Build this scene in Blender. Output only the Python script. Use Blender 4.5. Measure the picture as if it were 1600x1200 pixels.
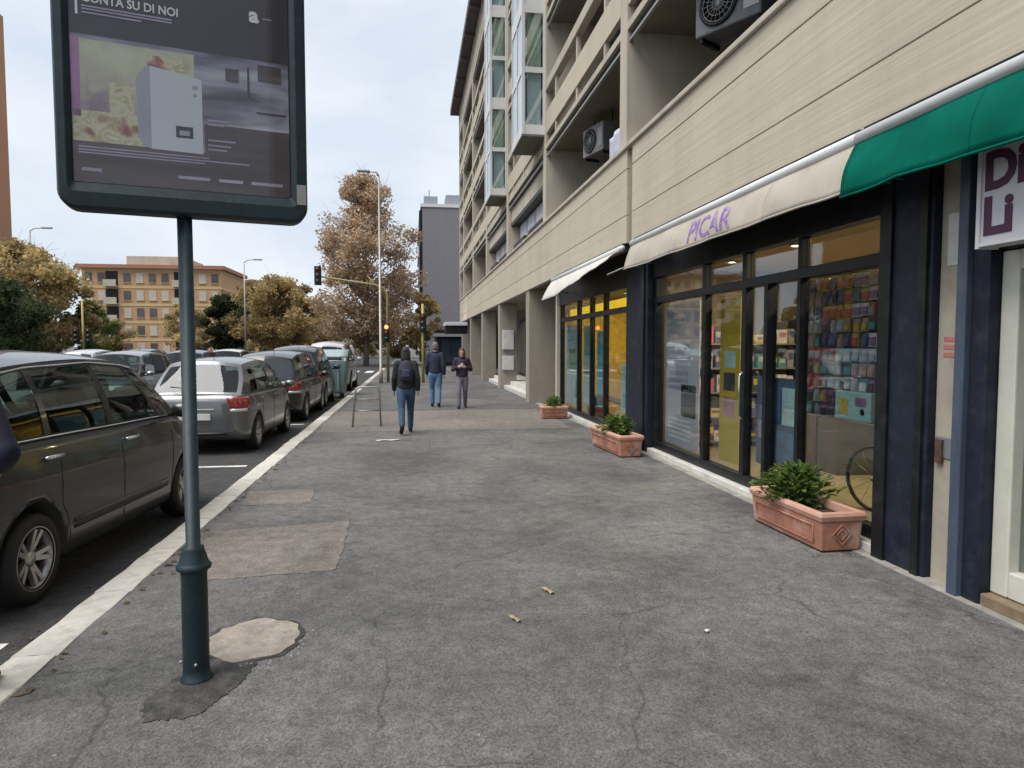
import bpy, bmesh, math, random
import numpy as np
from math import sin, cos, pi, radians as R
from mathutils import Vector, Matrix

for o in list(bpy.data.objects):
    bpy.data.objects.remove(o)
scene = bpy.context.scene
COL = scene.collection
random.seed(4)

# ------------------------------------------------------------------ camera
cd = bpy.data.cameras.new('camera'); cam = bpy.data.objects.new('camera', cd); COL.objects.link(cam)
cd.sensor_width = 36.0; cd.lens = 24.0; cd.clip_start = 0.05; cd.clip_end = 2000
cam.location = (0, 0, 1.70)
cam.rotation_euler = (R(90 - 3.22), 0, R(-8.37))
scene.camera = cam

# ------------------------------------------------------------------ sky and sun
SUN_EL, SUN_AZ = 62.0, -118.0         # azimuth clockwise from +Y; sun hidden behind cloud, to the left
w = bpy.data.worlds.new('World'); scene.world = w; w.use_nodes = True
nt = w.node_tree; N = nt.nodes; L = nt.links; N.clear()
out = N.new('ShaderNodeOutputWorld'); bg = N.new('ShaderNodeBackground'); bg.inputs[1].default_value = 0.1
sky = N.new('ShaderNodeTexSky'); sky.sky_type = 'NISHITA'; sky.sun_disc = False
sky.sun_elevation = R(SUN_EL); sky.sun_rotation = R(SUN_AZ); sky.altitude = 20
sky.air_density = 1.0; sky.dust_density = 2.0; sky.ozone_density = 1.5
tc = N.new('ShaderNodeTexCoord'); mp = N.new('ShaderNodeMapping'); mp.inputs['Scale'].default_value = (1.0, 1.0, 2.6)
mp.inputs['Location'].default_value = (0.7, 0.35, 0.15)
no = N.new('ShaderNodeTexNoise'); no.inputs['Scale'].default_value = 2.3; no.inputs['Detail'].default_value = 6; no.inputs['Roughness'].default_value = 0.52
cr = N.new('ShaderNodeValToRGB'); cr.color_ramp.elements[0].position = 0.36; cr.color_ramp.elements[0].color = (.90, .90, .90, 1)
cr.color_ramp.elements[1].position = 0.62; cr.color_ramp.elements[1].color = (1, 1, 1, 1)
cl = N.new('ShaderNodeMixRGB'); cl.inputs[1].default_value = (4.2, 4.7, 5.35, 1); cl.inputs[2].default_value = (5.1, 5.42, 5.75, 1)
no2 = N.new('ShaderNodeTexNoise'); no2.inputs['Scale'].default_value = 4.2; no2.inputs['Detail'].default_value = 7
mx = N.new('ShaderNodeMixRGB')
L.new(tc.outputs['Generated'], mp.inputs[0]); L.new(mp.outputs[0], no.inputs['Vector']); L.new(mp.outputs[0], no2.inputs['Vector'])
L.new(no.outputs['Fac'], cr.inputs[0]); L.new(cr.outputs[0], mx.inputs[0]); L.new(sky.outputs[0], mx.inputs[1])
cr2 = N.new('ShaderNodeValToRGB'); cr2.color_ramp.elements[0].position = .38; cr2.color_ramp.elements[1].position = .62
L.new(no2.outputs['Fac'], cr2.inputs[0]); L.new(cr2.outputs[0], cl.inputs[0]); L.new(cl.outputs[0], mx.inputs[2])
L.new(mx.outputs[0], bg.inputs[0]); L.new(bg.outputs[0], out.inputs[0])

sd = bpy.data.lights.new('sun', 'SUN'); sd.energy = 2.2; sd.angle = R(42); sd.color = (1.0, .965, .92)
sun = bpy.data.objects.new('sun', sd); COL.objects.link(sun)
_d = Vector((sin(R(SUN_AZ)) * cos(R(SUN_EL)), cos(R(SUN_AZ)) * cos(R(SUN_EL)), sin(R(SUN_EL))))
sun.rotation_euler = _d.to_track_quat('Z', 'Y').to_euler(); sun.location = (-20, -20, 40)

vs = scene.view_settings
vs.view_transform = 'Standard'; vs.look = 'None'; vs.gamma = 1.0; vs.exposure = 0.80
try: vs.use_curve_mapping = False
except Exception: pass
scene.render.engine = 'CYCLES'
scene.render.resolution_x = 1024; scene.render.resolution_y = 768

# ------------------------------------------------------------------ helpers
class MB:
    """collects faces; build() links them as one mesh object"""
    def __init__(s): s.v = []; s.f = []; s.m = []; s.sm = []
    def add(s, vs, fs, mi=0, smooth=False, M=None):
        b = len(s.v)
        for p in vs:
            s.v.append(tuple(M @ Vector(p)) if M is not None else tuple(p))
        for q in fs:
            s.f.append([b + i for i in q]); s.m.append(mi); s.sm.append(smooth)
        return s
    def box(s, x0, x1, y0, y1, z0, z1, mi=0, M=None):
        v = [(x, y, z) for x in (x0, x1) for y in (y0, y1) for z in (z0, z1)]
        return s.add(v, [(0, 1, 3, 2), (4, 6, 7, 5), (0, 4, 5, 1), (2, 3, 7, 6), (0, 2, 6, 4), (1, 5, 7, 3)], mi, False, M)
    def quad(s, a, b, c, d, mi=0, M=None): return s.add([a, b, c, d], [(0, 1, 2, 3)], mi, False, M)
    def poly(s, pts, mi=0): return s.add(pts, [tuple(range(len(pts)))], mi)
    def slab(s, pts, z0, z1, mi=0):
        n = len(pts); v = [(p[0], p[1], z0) for p in pts] + [(p[0], p[1], z1) for p in pts]
        f = [tuple(range(n, 2 * n)), tuple(reversed(range(n)))] + [(i, (i + 1) % n, n + (i + 1) % n, n + i) for i in range(n)]
        return s.add(v, f, mi)
    def tube(s, path, rad, n=8, mi=0, closed=False, ry=None, cap=True, M=None):
        P = [Vector(p) for p in path]; k = len(P)
        if not hasattr(rad, '__len__'): rad = [rad] * k
        if ry is None: ry = rad
        elif not hasattr(ry, '__len__'): ry = [ry] * k
        vs = []; up = None
        for i, p in enumerate(P):
            if closed: t = P[(i + 1) % k] - P[i - 1]
            else: t = P[min(i + 1, k - 1)] - P[max(i - 1, 0)]
            t.normalize()
            if up is None:
                a = Vector((1, 0, 0)) if abs(t.x) < .85 else Vector((0, 1, 0))
                up = (a - t * a.dot(t)).normalized()
            else:
                up = up - t * up.dot(t)
                if up.length < 1e-5:
                    a = Vector((1, 0, 0)) if abs(t.x) < .85 else Vector((0, 1, 0)); up = a - t * a.dot(t)
                up.normalize()
            b = t.cross(up)
            for j in range(n):
                an = 2 * pi * j / n
                vs.append(p + up * (cos(an) * rad[i]) + b * (sin(an) * ry[i]))
        fs = []
        for i in range(k if closed else k - 1):
            for j in range(n):
                a = i * n + j; b2 = i * n + (j + 1) % n; c = ((i + 1) % k) * n + (j + 1) % n; d = ((i + 1) % k) * n + j
                fs.append((a, b2, c, d))
        if cap and not closed:
            fs.append(tuple(reversed(range(n)))); fs.append(tuple(range((k - 1) * n, k * n)))
        return s.add(vs, fs, mi, True, M)
    def lathe(s, prof, n=24, mi=0, M=None, closed=False):
        k = len(prof); vs = [(r * cos(2 * pi * j / n), r * sin(2 * pi * j / n), z) for r, z in prof for j in range(n)]
        fs = []
        for i in range(k if closed else k - 1):
            i2 = (i + 1) % k
            for j in range(n): fs.append((i * n + j, i * n + (j + 1) % n, i2 * n + (j + 1) % n, i2 * n + j))
        if not closed:
            fs.append(tuple(reversed(range(n)))); fs.append(tuple(range((k - 1) * n, k * n)))
        return s.add(vs, fs, mi, True, M)
    def grid(s, fn, nu, nv, mi=0, smooth=True, M=None):
        vs = [fn(i / nu, j / nv) for i in range(nu + 1) for j in range(nv + 1)]
        fs = [(i * (nv + 1) + j, (i + 1) * (nv + 1) + j, (i + 1) * (nv + 1) + j + 1, i * (nv + 1) + j + 1) for i in range(nu) for j in range(nv)]
        return s.add(vs, fs, mi, smooth, M)
    def mesh(s, name):
        me = bpy.data.meshes.new(name); me.from_pydata(s.v, [], s.f)
        me.polygons.foreach_set('material_index', s.m); me.polygons.foreach_set('use_smooth', s.sm); me.update()
        return me
    def build(s, name, mats, parent=None, loc=None, rot=None, bevel=0, seg=2, sub=0, solid=0, clean=False, kind=None):
        me = s.mesh(name)
        if clean:
            bm = bmesh.new(); bm.from_mesh(me); bmesh.ops.remove_doubles(bm, verts=bm.verts, dist=1e-5); bmesh.ops.recalc_face_normals(bm, faces=bm.faces); bm.to_mesh(me); bm.free()
        return link(name, me, mats, parent, loc, rot, bevel, seg, sub, solid, kind)

def link(name, me, mats, parent=None, loc=None, rot=None, bevel=0, seg=2, sub=0, solid=0, kind=None):
    if not isinstance(mats, (list, tuple)): mats = [mats]
    if not me.materials:
        for m in mats: me.materials.append(m)
    o = bpy.data.objects.new(name, me); COL.objects.link(o)
    if parent is not None: o.parent = parent
    if loc is not None: o.location = loc
    if rot is not None: o.rotation_euler = rot
    if solid:
        m = o.modifiers.new('solid', 'SOLIDIFY'); m.thickness = solid; m.offset = 0
    if bevel:
        m = o.modifiers.new('bevel', 'BEVEL'); m.width = bevel; m.segments = seg; m.limit_method = 'ANGLE'; m.angle_limit = R(40)
    if sub:
        m = o.modifiers.new('sub', 'SUBSURF'); m.levels = sub; m.render_levels = sub
    if kind: o['kind'] = kind
    return o

def tag(o, label, cat, group=None):
    o['label'] = label; o['category'] = cat
    if group: o['group'] = group
    return o
def thing(name, label, cat, loc=(0, 0, 0), rz=0, group=None):
    o = bpy.data.objects.new(name, None); COL.objects.link(o); o.location = loc; o.rotation_euler = (0, 0, rz); o.empty_display_size = .2
    return tag(o, label, cat, group)
def structure(o): o['kind'] = 'structure'; return o
def dup(root, loc, rz, label, scale=None):
    def cp(o, par):
        c = o.copy(); COL.objects.link(c)
        if par is not None: c.parent = par
        for ch in kids.get(o, []): cp(ch, c)
        return c
    kids = {}
    for o in list(COL.objects):
        if o.parent is not None: kids.setdefault(o.parent, []).append(o)
    r = cp(root, None); r.location = loc; r.rotation_euler = (0, 0, rz); r['label'] = label
    if scale: r.scale = scale
    return r
def bake(o):
    """replace an object's mesh by its modifier result"""
    dg = bpy.context.evaluated_depsgraph_get(); dg.update()
    me = bpy.data.meshes.new_from_object(o.evaluated_get(dg)); o.modifiers.clear(); o.data = me
    return o
def text(name, body, size, mat, parent, M, offset=0.0, depth=0.002, align='LEFT', sx=1.0):
    cu = bpy.data.curves.new(name, 'FONT'); cu.body = body; cu.size = size; cu.offset = offset; cu.extrude = depth; cu.align_x = align
    cu.resolution_u = 3
    o = bpy.data.objects.new(name, cu); COL.objects.link(o)
    dg = bpy.context.evaluated_depsgraph_get(); me = bpy.data.meshes.new_from_object(o.evaluated_get(dg))
    bpy.data.objects.remove(o)
    me.transform(M @ Matrix.Diagonal((sx, 1, 1, 1)))
    me.materials.clear()
    return link(name, me, mat, parent)
def axes(o, x, y, z):
    m = Matrix((x, y, z)).transposed().to_4x4(); m.translation = Vector(o); return m

# ------------------------------------------------------------------ materials
def mat(name, col, rough=.6, metal=0.0, var=.15, scale=6.0, bump=0.0, bscale=60.0, stretch=(1, 1, 1), dirt=None, spec=.5, island=0.0, coat=0.0, detail=5, objrand=0.0, streak=None):
    m = bpy.data.materials.new(name); m.use_nodes = True; t = m.node_tree; n = t.nodes; l = t.links
    b = n['Principled BSDF']; b.inputs['Roughness'].default_value = rough; b.inputs['Metallic'].default_value = metal
    b.inputs['Specular IOR Level'].default_value = spec
    if coat: b.inputs['Coat Weight'].default_value = coat; b.inputs['Coat Roughness'].default_value = .06
    c = n.new('ShaderNodeTexCoord'); mpp = n.new('ShaderNodeMapping'); mpp.inputs['Scale'].default_value = stretch; l.new(c.outputs['Object'], mpp.inputs[0])
    nz = n.new('ShaderNodeTexNoise'); nz.inputs['Scale'].default_value = scale; nz.inputs['Detail'].default_value = detail; nz.inputs['Roughness'].default_value = .6
    l.new(mpp.outputs[0], nz.inputs['Vector'])
    rp = n.new('ShaderNodeValToRGB'); e = rp.color_ramp.elements
    e[0].position = .3; e[1].position = .72
    e[0].color = tuple(max(0, x * (1 - var)) for x in col) + (1,); e[1].color = tuple(min(1, x * (1 + var)) for x in col) + (1,)
    l.new(nz.outputs['Fac'], rp.inputs[0]); last = rp.outputs[0]
    if dirt:
        dc, amt, ds = dirt
        n2 = n.new('ShaderNodeTexNoise'); n2.inputs['Scale'].default_value = ds; n2.inputs['Detail'].default_value = 8; n2.inputs['Roughness'].default_value = .7; l.new(mpp.outputs[0], n2.inputs['Vector'])
        r2 = n.new('ShaderNodeValToRGB'); r2.color_ramp.elements[0].position = .5; r2.color_ramp.elements[1].position = .72
        r2.color_ramp.elements[0].color = (0, 0, 0, 1); r2.color_ramp.elements[1].color = (amt, amt, amt, 1); l.new(n2.outputs['Fac'], r2.inputs[0])
        mm = n.new('ShaderNodeMixRGB'); mm.inputs[2].default_value = tuple(dc) + (1,); l.new(r2.outputs[0], mm.inputs[0]); l.new(last, mm.inputs[1]); last = mm.outputs[0]
    if island:
        g = n.new('ShaderNodeNewGeometry'); hs = n.new('ShaderNodeHueSaturation'); ma = n.new('ShaderNodeMapRange')
        ma.inputs['To Min'].default_value = 1 - island; ma.inputs['To Max'].default_value = 1 + island
        l.new(g.outputs['Random Per Island'], ma.inputs[0]); l.new(ma.outputs[0], hs.inputs['Value']); l.new(last, hs.inputs['Color']); last = hs.outputs[0]
    if streak:
        sc_, samt, scol = streak
        ms_ = n.new('ShaderNodeMapping'); ms_.inputs['Scale'].default_value = (sc_, sc_, sc_ * .12); l.new(c.outputs['Object'], ms_.inputs[0])
        ns_ = n.new('ShaderNodeTexNoise'); ns_.inputs['Scale'].default_value = 1.0; ns_.inputs['Detail'].default_value = 7; ns_.inputs['Roughness'].default_value = .65; l.new(ms_.outputs[0], ns_.inputs['Vector'])
        rs_ = n.new('ShaderNodeValToRGB'); rs_.color_ramp.elements[0].position = .42; rs_.color_ramp.elements[1].position = .80; rs_.color_ramp.elements[0].color = (0, 0, 0, 1); rs_.color_ramp.elements[1].color = (samt, samt, samt, 1); l.new(ns_.outputs['Fac'], rs_.inputs[0])
        xs_ = n.new('ShaderNodeMixRGB'); xs_.inputs[2].default_value = tuple(scol) + (1,); l.new(rs_.outputs[0], xs_.inputs[0]); l.new(last, xs_.inputs[1]); last = xs_.outputs[0]
    if objrand:
        oi = n.new('ShaderNodeObjectInfo'); h2 = n.new('ShaderNodeHueSaturation'); m2 = n.new('ShaderNodeMapRange'); m2.inputs['To Min'].default_value = 1 - objrand; m2.inputs['To Max'].default_value = 1 + objrand
        l.new(oi.outputs['Random'], m2.inputs[0]); l.new(m2.outputs[0], h2.inputs['Value']); l.new(last, h2.inputs['Color']); last = h2.outputs[0]
    l.new(last, b.inputs['Base Color'])
    if bump:
        n3 = n.new('ShaderNodeTexNoise'); n3.inputs['Scale'].default_value = bscale; n3.inputs['Detail'].default_value = 4; l.new(mpp.outputs[0], n3.inputs['Vector'])
        bp = n.new('ShaderNodeBump'); bp.inputs['Strength'].default_value = bump; bp.inputs['Distance'].default_value = .01; l.new(n3.outputs['Fac'], bp.inputs['Height']); l.new(bp.outputs[0], b.inputs['Normal'])
    return m
def glass(name, tint=(.9, .95, .95), ior=1.5, rough=.0, mul=1.0):
    m = bpy.data.materials.new(name); m.use_nodes = True; t = m.node_tree; n = t.nodes; l = t.links; n.clear()
    o = n.new('ShaderNodeOutputMaterial'); a = n.new('ShaderNodeBsdfTransparent'); a.inputs[0].default_value = tuple(tint) + (1,)
    g = n.new('ShaderNodeBsdfGlossy'); g.inputs['Roughness'].default_value = rough; g.inputs[0].default_value = (.95, .97, 1, 1)
    nz = n.new('ShaderNodeTexNoise'); nz.inputs['Scale'].default_value = 1.1; nz.inputs['Detail'].default_value = 1
    bp = n.new('ShaderNodeBump'); bp.inputs['Strength'].default_value = .04; bp.inputs['Distance'].default_value = .05; l.new(nz.outputs['Fac'], bp.inputs['Height']); l.new(bp.outputs[0], g.inputs['Normal'])
    ge = n.new('ShaderNodeNewGeometry'); dp = n.new('ShaderNodeVectorMath'); dp.operation = 'DOT_PRODUCT'; l.new(ge.outputs['Incoming'], dp.inputs[0]); l.new(ge.outputs['Normal'], dp.inputs[1])
    def mth(op, a_, b_=None):
        q = n.new('ShaderNodeMath'); q.operation = op; q.use_clamp = op == 'MULTIPLY_ADD'
        for i_, v_ in enumerate((a_, b_)):
            if v_ is None: continue
            if isinstance(v_, (int, float)): q.inputs[i_].default_value = v_
            else: l.new(v_, q.inputs[i_])
        return q
    f0 = ((ior - 1) / (ior + 1)) ** 2 * mul
    pw_ = mth('POWER', mth('SUBTRACT', 1.0, mth('ABSOLUTE', dp.outputs['Value']).outputs[0]).outputs[0], 5.0)
    mu = mth('MULTIPLY_ADD', pw_.outputs[0], 1 - f0); mu.inputs[2].default_value = f0
    x = n.new('ShaderNodeMixShader'); l.new(mu.outputs[0], x.inputs[0]); l.new(a.outputs[0], x.inputs[1]); l.new(g.outputs[0], x.inputs[2]); l.new(x.outputs[0], o.inputs[0])
    return m
def leafmat(name, cols, tone=False):
    m = bpy.data.materials.new(name); m.use_nodes = True; t = m.node_tree; n = t.nodes; l = t.links
    b = n['Principled BSDF']; b.inputs['Roughness'].default_value = .6; b.inputs['Specular IOR Level'].default_value = .25
    g = n.new('ShaderNodeNewGeometry'); rp = n.new('ShaderNodeValToRGB'); e = rp.color_ramp.elements
    for i, c in enumerate(cols):
        p = i / (len(cols) - 1)
        q = e[0] if i == 0 else (e[-1] if i == len(cols) - 1 else e.new(p)); q.position = p; q.color = tuple(c) + (1,)
    l.new(g.outputs['Random Per Island'], rp.inputs[0]); oc = rp.outputs[0]
    if tone:
        at = n.new('ShaderNodeAttribute'); at.attribute_name = 'tone'; hv = n.new('ShaderNodeHueSaturation'); l.new(at.outputs['Fac'], hv.inputs['Value']); l.new(oc, hv.inputs['Color']); oc = hv.outputs[0]
    l.new(oc, b.inputs['Base Color'])
    tr = n.new('ShaderNodeBsdfTranslucent'); l.new(oc, tr.inputs[0]); x = n.new('ShaderNodeMixShader'); x.inputs[0].default_value = .55
    l.new(b.outputs[0], x.inputs[1]); l.new(tr.outputs[0], x.inputs[2]); l.new(x.outputs[0], n['Material Output'].inputs[0])
    return m
def emit(name, col, s):
    m = bpy.data.materials.new(name); m.use_nodes = True; b = m.node_tree.nodes['Principled BSDF']
    b.inputs['Base Color'].default_value = tuple(col) + (1,); b.inputs['Emission Color'].default_value = tuple(col) + (1,); b.inputs['Emission Strength'].default_value = s
    return m

def asphalt(name, base, dark, crack=True, patch=.5, speck=.5):
    m = bpy.data.materials.new(name); m.use_nodes = True; t = m.node_tree; n = t.nodes; l = t.links
    b = n['Principled BSDF']; b.inputs['Roughness'].default_value = .82; b.inputs['Specular IOR Level'].default_value = .3
    c = n.new('ShaderNodeTexCoord'); V = c.outputs['Object']
    def nz(s, d=6, r=.6, vec=V, dist=0.0):
        q = n.new('ShaderNodeTexNoise'); q.inputs['Scale'].default_value = s; q.inputs['Detail'].default_value = d; q.inputs['Roughness'].default_value = r; q.inputs['Distortion'].default_value = dist; l.new(vec, q.inputs['Vector']); return q.outputs['Fac']
    def ramp(fac, p0, p1, c0, c1):
        r = n.new('ShaderNodeValToRGB'); e = r.color_ramp.elements; e[0].position = p0; e[1].position = p1; e[0].color = tuple(c0) + (1,); e[1].color = tuple(c1) + (1,); l.new(fac, r.inputs[0]); return r.outputs[0]
    def mix(a, bb, fac, mode='MIX'):
        q = n.new('ShaderNodeMixRGB'); q.blend_type = mode
        for k, s in ((0, fac), (1, a), (2, bb)):
            if isinstance(s, (int, float)): q.inputs[k].default_value = s
            elif isinstance(s, tuple): q.inputs[k].default_value = s + (1,)
            else: l.new(s, q.inputs[k])
        return q.outputs[0]
    big = ramp(nz(.55, 6, .62, dist=.6), .34, .68, dark, base)
    spots = ramp(nz(3.1, 8, .72), .55, .75, (0, 0, 0), (patch, patch, patch)); big = mix(big, tuple(x * 1.25 for x in base), spots)
    st = ramp(nz(1.7, 7, .7, dist=1.2), .56, .7, (0, 0, 0), (.55, .55, .55)); big = mix(big, tuple(x * .62 for x in dark), st)
    mid = ramp(nz(7.5, 6, .68), .32, .70, (.72, .72, .72), (1.22, 1.21, 1.20)); big = mix(big, mid, 1.0, 'MULTIPLY')
    vg = n.new('ShaderNodeTexVoronoi'); vg.inputs['Scale'].default_value = 2.6; vg.inputs['Randomness'].default_value = 1.0; l.new(V, vg.inputs['Vector'])
    gum = ramp(vg.outputs['Distance'], .035, .055, (.7, .7, .7), (0, 0, 0)); gsel = ramp(vg.outputs['Color'], .62, .66, (0, 0, 0), (1, 1, 1)); gum = mix(gum, gsel, 1.0, 'MULTIPLY'); big = mix(big, tuple(x * .55 for x in dark), gum)
    vh = n.new('ShaderNodeTexVoronoi'); vh.inputs['Scale'].default_value = 9; l.new(V, vh.inputs['Vector'])
    fl = ramp(vh.outputs['Distance'], .05, .085, (.55, .55, .55), (0, 0, 0)); fs = ramp(vh.outputs['Color'], .80, .83, (0, 0, 0), (1, 1, 1)); fl = mix(fl, fs, 1.0, 'MULTIPLY'); big = mix(big, tuple(min(.6, x * 2.3) for x in base), fl)
    vo = n.new('ShaderNodeTexVoronoi'); vo.inputs['Scale'].default_value = 105; l.new(V, vo.inputs['Vector'])
    sp = ramp(vo.outputs['Color'], .1, .98, (1 - speck, 1 - speck, 1 - speck), (1 + speck * 1.1, 1 + speck * 1.1, 1 + speck * 1.08)); big = mix(big, sp, 1.0, 'MULTIPLY')
    fine = ramp(nz(310, 2), .3, .75, (.78, .78, .78), (1.22, 1.22, 1.22)); big = mix(big, fine, 1.0, 'MULTIPLY')
    if crack:
        ds = n.new('ShaderNodeVectorMath'); ds.operation = 'ADD'
        nv = n.new('ShaderNodeTexNoise'); nv.inputs['Scale'].default_value = 1.6; nv.inputs['Detail'].default_value = 6; l.new(V, nv.inputs['Vector']); vsx = n.new('ShaderNodeVectorMath'); vsx.operation = 'SCALE'; vsx.inputs['Scale'].default_value = .38; l.new(nv.outputs['Color'], vsx.inputs[0]); l.new(vsx.outputs[0], ds.inputs[0]); l.new(V, ds.inputs[1])
        v2 = n.new('ShaderNodeTexVoronoi'); v2.feature = 'DISTANCE_TO_EDGE'; v2.inputs['Scale'].default_value = .62; l.new(ds.outputs[0], v2.inputs['Vector'])
        ck = ramp(v2.outputs['Distance'], .0, .007, (1, 1, 1), (0, 0, 0)); ms = ramp(nz(1.1, 4), .42, .55, (0, 0, 0), (.62, .62, .62))
        mk = mix(ck, ms, 1.0, 'MULTIPLY'); big = mix(big, tuple(x * .35 for x in dark), mk)
    l.new(big, b.inputs['Base Color'])
    bp = n.new('ShaderNodeBump'); bp.inputs['Strength'].default_value = .55; bp.inputs['Distance'].default_value = .006; l.new(vo.outputs['Distance'], bp.inputs['Height'])
    b2 = n.new('ShaderNodeBump'); b2.inputs['Strength'].default_value = .5; b2.inputs['Distance'].default_value = .05; l.new(nz(2.2, 5), b2.inputs['Height']); l.new(b2.outputs[0], bp.inputs['Normal']); l.new(bp.outputs[0], b.inputs['Normal'])
    return m

m_side = asphalt('sidewalk_asphalt', (.178, .173, .167), (.092, .090, .089), speck=.36)
m_road = asphalt('road_asphalt', (.07, .068, .067), (.04, .039, .04), speck=.4)
m_patch = asphalt('pale_patch', (.222, .198, .175), (.158, .142, .127), crack=False, speck=.36)
m_patch2 = asphalt('dark_patch', (.135, .132, .13), (.088, .086, .086), crack=False, speck=.5)
m_ground = mat('ground_far', (.10, .10, .095), .9, var=.3, scale=.1)
m_kerb = mat('travertine', (.50, .475, .43), .75, var=.16, scale=4, bump=.5, bscale=35, dirt=((.21, .19, .155), .9, 4.5), objrand=.16)
m_line = mat('white_paint', (.62, .62, .6), .7, var=.15, scale=8, dirt=((.1, .1, .1), .9, 9))
m_conc = mat('beige_concrete', (.50, .45, .36), .85, var=.07, scale=.8, stretch=(1, 1, 1), bump=.25, bscale=12, dirt=((.30, .27, .22), .4, .7), streak=(2.2, .5, (.27, .25, .21)))
def boarded(name, col):
    m = mat(name, col, .85, var=.065, scale=1.1, stretch=(.35, .35, 14), bump=.35, bscale=2.2, detail=4, streak=(1.6, .42, (.33, .30, .245)), objrand=.03)
    return m
m_board = boarded('boarded_concrete', (.515, .457, .353))
m_pier = mat('pier_concrete', (.49, .44, .355), .85, var=.08, scale=1.2, bump=.2, bscale=20, dirt=((.25, .22, .18), .35, 1.5), streak=(3.0, .5, (.25, .23, .19)), objrand=.04)
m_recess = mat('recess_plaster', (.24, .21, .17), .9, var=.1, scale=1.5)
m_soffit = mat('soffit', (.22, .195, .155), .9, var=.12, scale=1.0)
m_grey = mat('grey_metal', (.33, .33, .33), .45, .6, var=.1)
m_whitemetal = mat('white_metal', (.66, .66, .66), .45, .0, var=.06, scale=3, dirt=((.35, .34, .32), .4, 3))
m_dark = mat('dark_frame', (.010, .011, .013), .4, .0, spec=.25, var=.3, scale=4, dirt=((.05, .05, .05), .4, 5))
m_navy = mat('navy_paint', (.014, .018, .030), .5, 0, spec=.22, var=.25, scale=5, dirt=((.05, .055, .07), .5, 6), bump=.15, bscale=20)
m_navy2 = mat('worn_blue_paint', (.055, .075, .115), .5, 0, var=.2, scale=7, dirt=((.12, .13, .15), .6, 9), stretch=(1, 1, .35))
m_black = mat('black_rubber', (.012, .012, .012), .7, var=.2)
m_teal = mat('signal_teal_paint', (.013, .028, .037), .5, .0, spec=.35, var=.18, scale=9, bump=.1, bscale=40, dirt=((.045, .062, .066), .4, 12))
m_glass = glass('shop_glass', (.82, .85, .84), 1.5, 0, 2.1)
m_oglass = glass('oriel_glass', (.88, .94, .94), 1.6, 0, 3.0)
m_dglass = mat('dark_window', (.02, .024, .03), .06, .0, var=.4, scale=.6, spec=.8)
m_bglass = mat('blue_window', (.03, .045, .075), .05, .0, var=.4, scale=.6, spec=1.0)
m_carglass = glass('car_glass', (.30, .36, .34), 1.5, 0, 1.3)
m_trimwhite = mat('white_marble', (.62, .60, .56), .5, var=.12, scale=5, dirt=((.3, .28, .25), .5, 4))
m_terra = mat('terracotta', (.40, .175, .115), .8, var=.16, scale=7, bump=.3, bscale=60, dirt=((.56, .44, .37), .75, 5), streak=(7, .5, (.25, .12, .085)))
m_terrarim = mat('terracotta_rim', (.50, .27, .19), .8, var=.14, scale=7, bump=.3, bscale=60, dirt=((.55, .42, .35), .6, 8))
m_soil = mat('soil', (.05, .035, .025), .95, var=.4, scale=20, bump=.8, bscale=50)
m_leaf = leafmat('shrub_leaf', [(.045, .09, .022), (.08, .15, .03), (.14, .22, .045), (.25, .30, .10)])
m_bark = mat('bark', (.20, .165, .14), .9, var=.35, scale=6, bump=.8, bscale=20)
m_chrome = mat('chrome', (.7, .7, .7), .15, 1.0, var=.03)
m_alloy = mat('alloy', (.50, .49, .48), .32, .75, var=.08, scale=9)
m_canvas = mat('beige_canvas', (.46, .42, .355), .9, spec=.15, var=.06, scale=2, bump=.25, bscale=6, dirt=((.36, .31, .25), .5, 2), streak=(4, .5, (.30, .265, .215)))
m_canvas_w = mat('pale_canvas', (.58, .56, .515), .9, spec=.15, var=.06, scale=2, bump=.2, bscale=6, dirt=((.45, .41, .36), .4, 2))
m_green = mat('green_canvas', (.001, .115, .078), .85, spec=.06, var=.18, scale=2.5, bump=.4, bscale=5, streak=(3.5, .45, (.002, .06, .042)))
m_purple = mat('purple_print', (.25, .14, .38), .8, var=.3, scale=14, dirt=((.62, .58, .62), .75, 10))
m_plum = mat('plum_print', (.075, .02, .055), .6, var=.15)
m_signwhite = mat('sign_white', (.60, .60, .64), .5, var=.05)
m_ochre = mat('ochre_wall', (.58, .36, .03), .7, var=.15, scale=2)
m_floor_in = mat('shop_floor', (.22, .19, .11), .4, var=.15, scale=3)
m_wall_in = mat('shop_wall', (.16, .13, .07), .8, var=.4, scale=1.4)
m_skin = mat('skin', (.45, .27, .20), .55, var=.08)

# ------------------------------------------------------------------ the setting: ground, road, pavement, kerb
RZ = -0.10                                             # road level; pavement is 0
structure(MB().quad((-700, -300, RZ - .012), (700, -300, RZ - .012), (700, 1200, RZ - .012), (-700, 1200, RZ - .012)).build('ground', m_ground))
structure(MB().quad((-26, -20, RZ), (-2.15, -20, RZ), (-2.15, 140, RZ), (-26, 140, RZ)).build('road', m_road))
def side_fn(u, v): return (-1.945 + u * 12, -8 + v * 60, 0)
pav = MB(); pav.quad((-1.945, -8, 0), (12, -8, 0), (12, 52, 0), (-1.945, 52, 0)); pav.quad((-1.945, 52, RZ), (-1.945, 52, 0), (12, 52, 0), (12, 52, RZ))
pav = structure(pav.build('pavement', m_side))
def blob(pts, jit, sub=5, seed=1):
    r = random.Random(seed); o = []
    for i in range(len(pts)):
        a = Vector(pts[i]); b = Vector(pts[(i + 1) % len(pts)])
        for k in range(sub):
            p = a.lerp(b, k / sub); o.append((p.x + r.uniform(-jit, jit), p.y + r.uniform(-jit, jit)))
    return o
def sheet(name, pts, z, m, parent=pav, h=.004):
    return MB().slab(pts, z - .006, z).build(name, m, parent)
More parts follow.
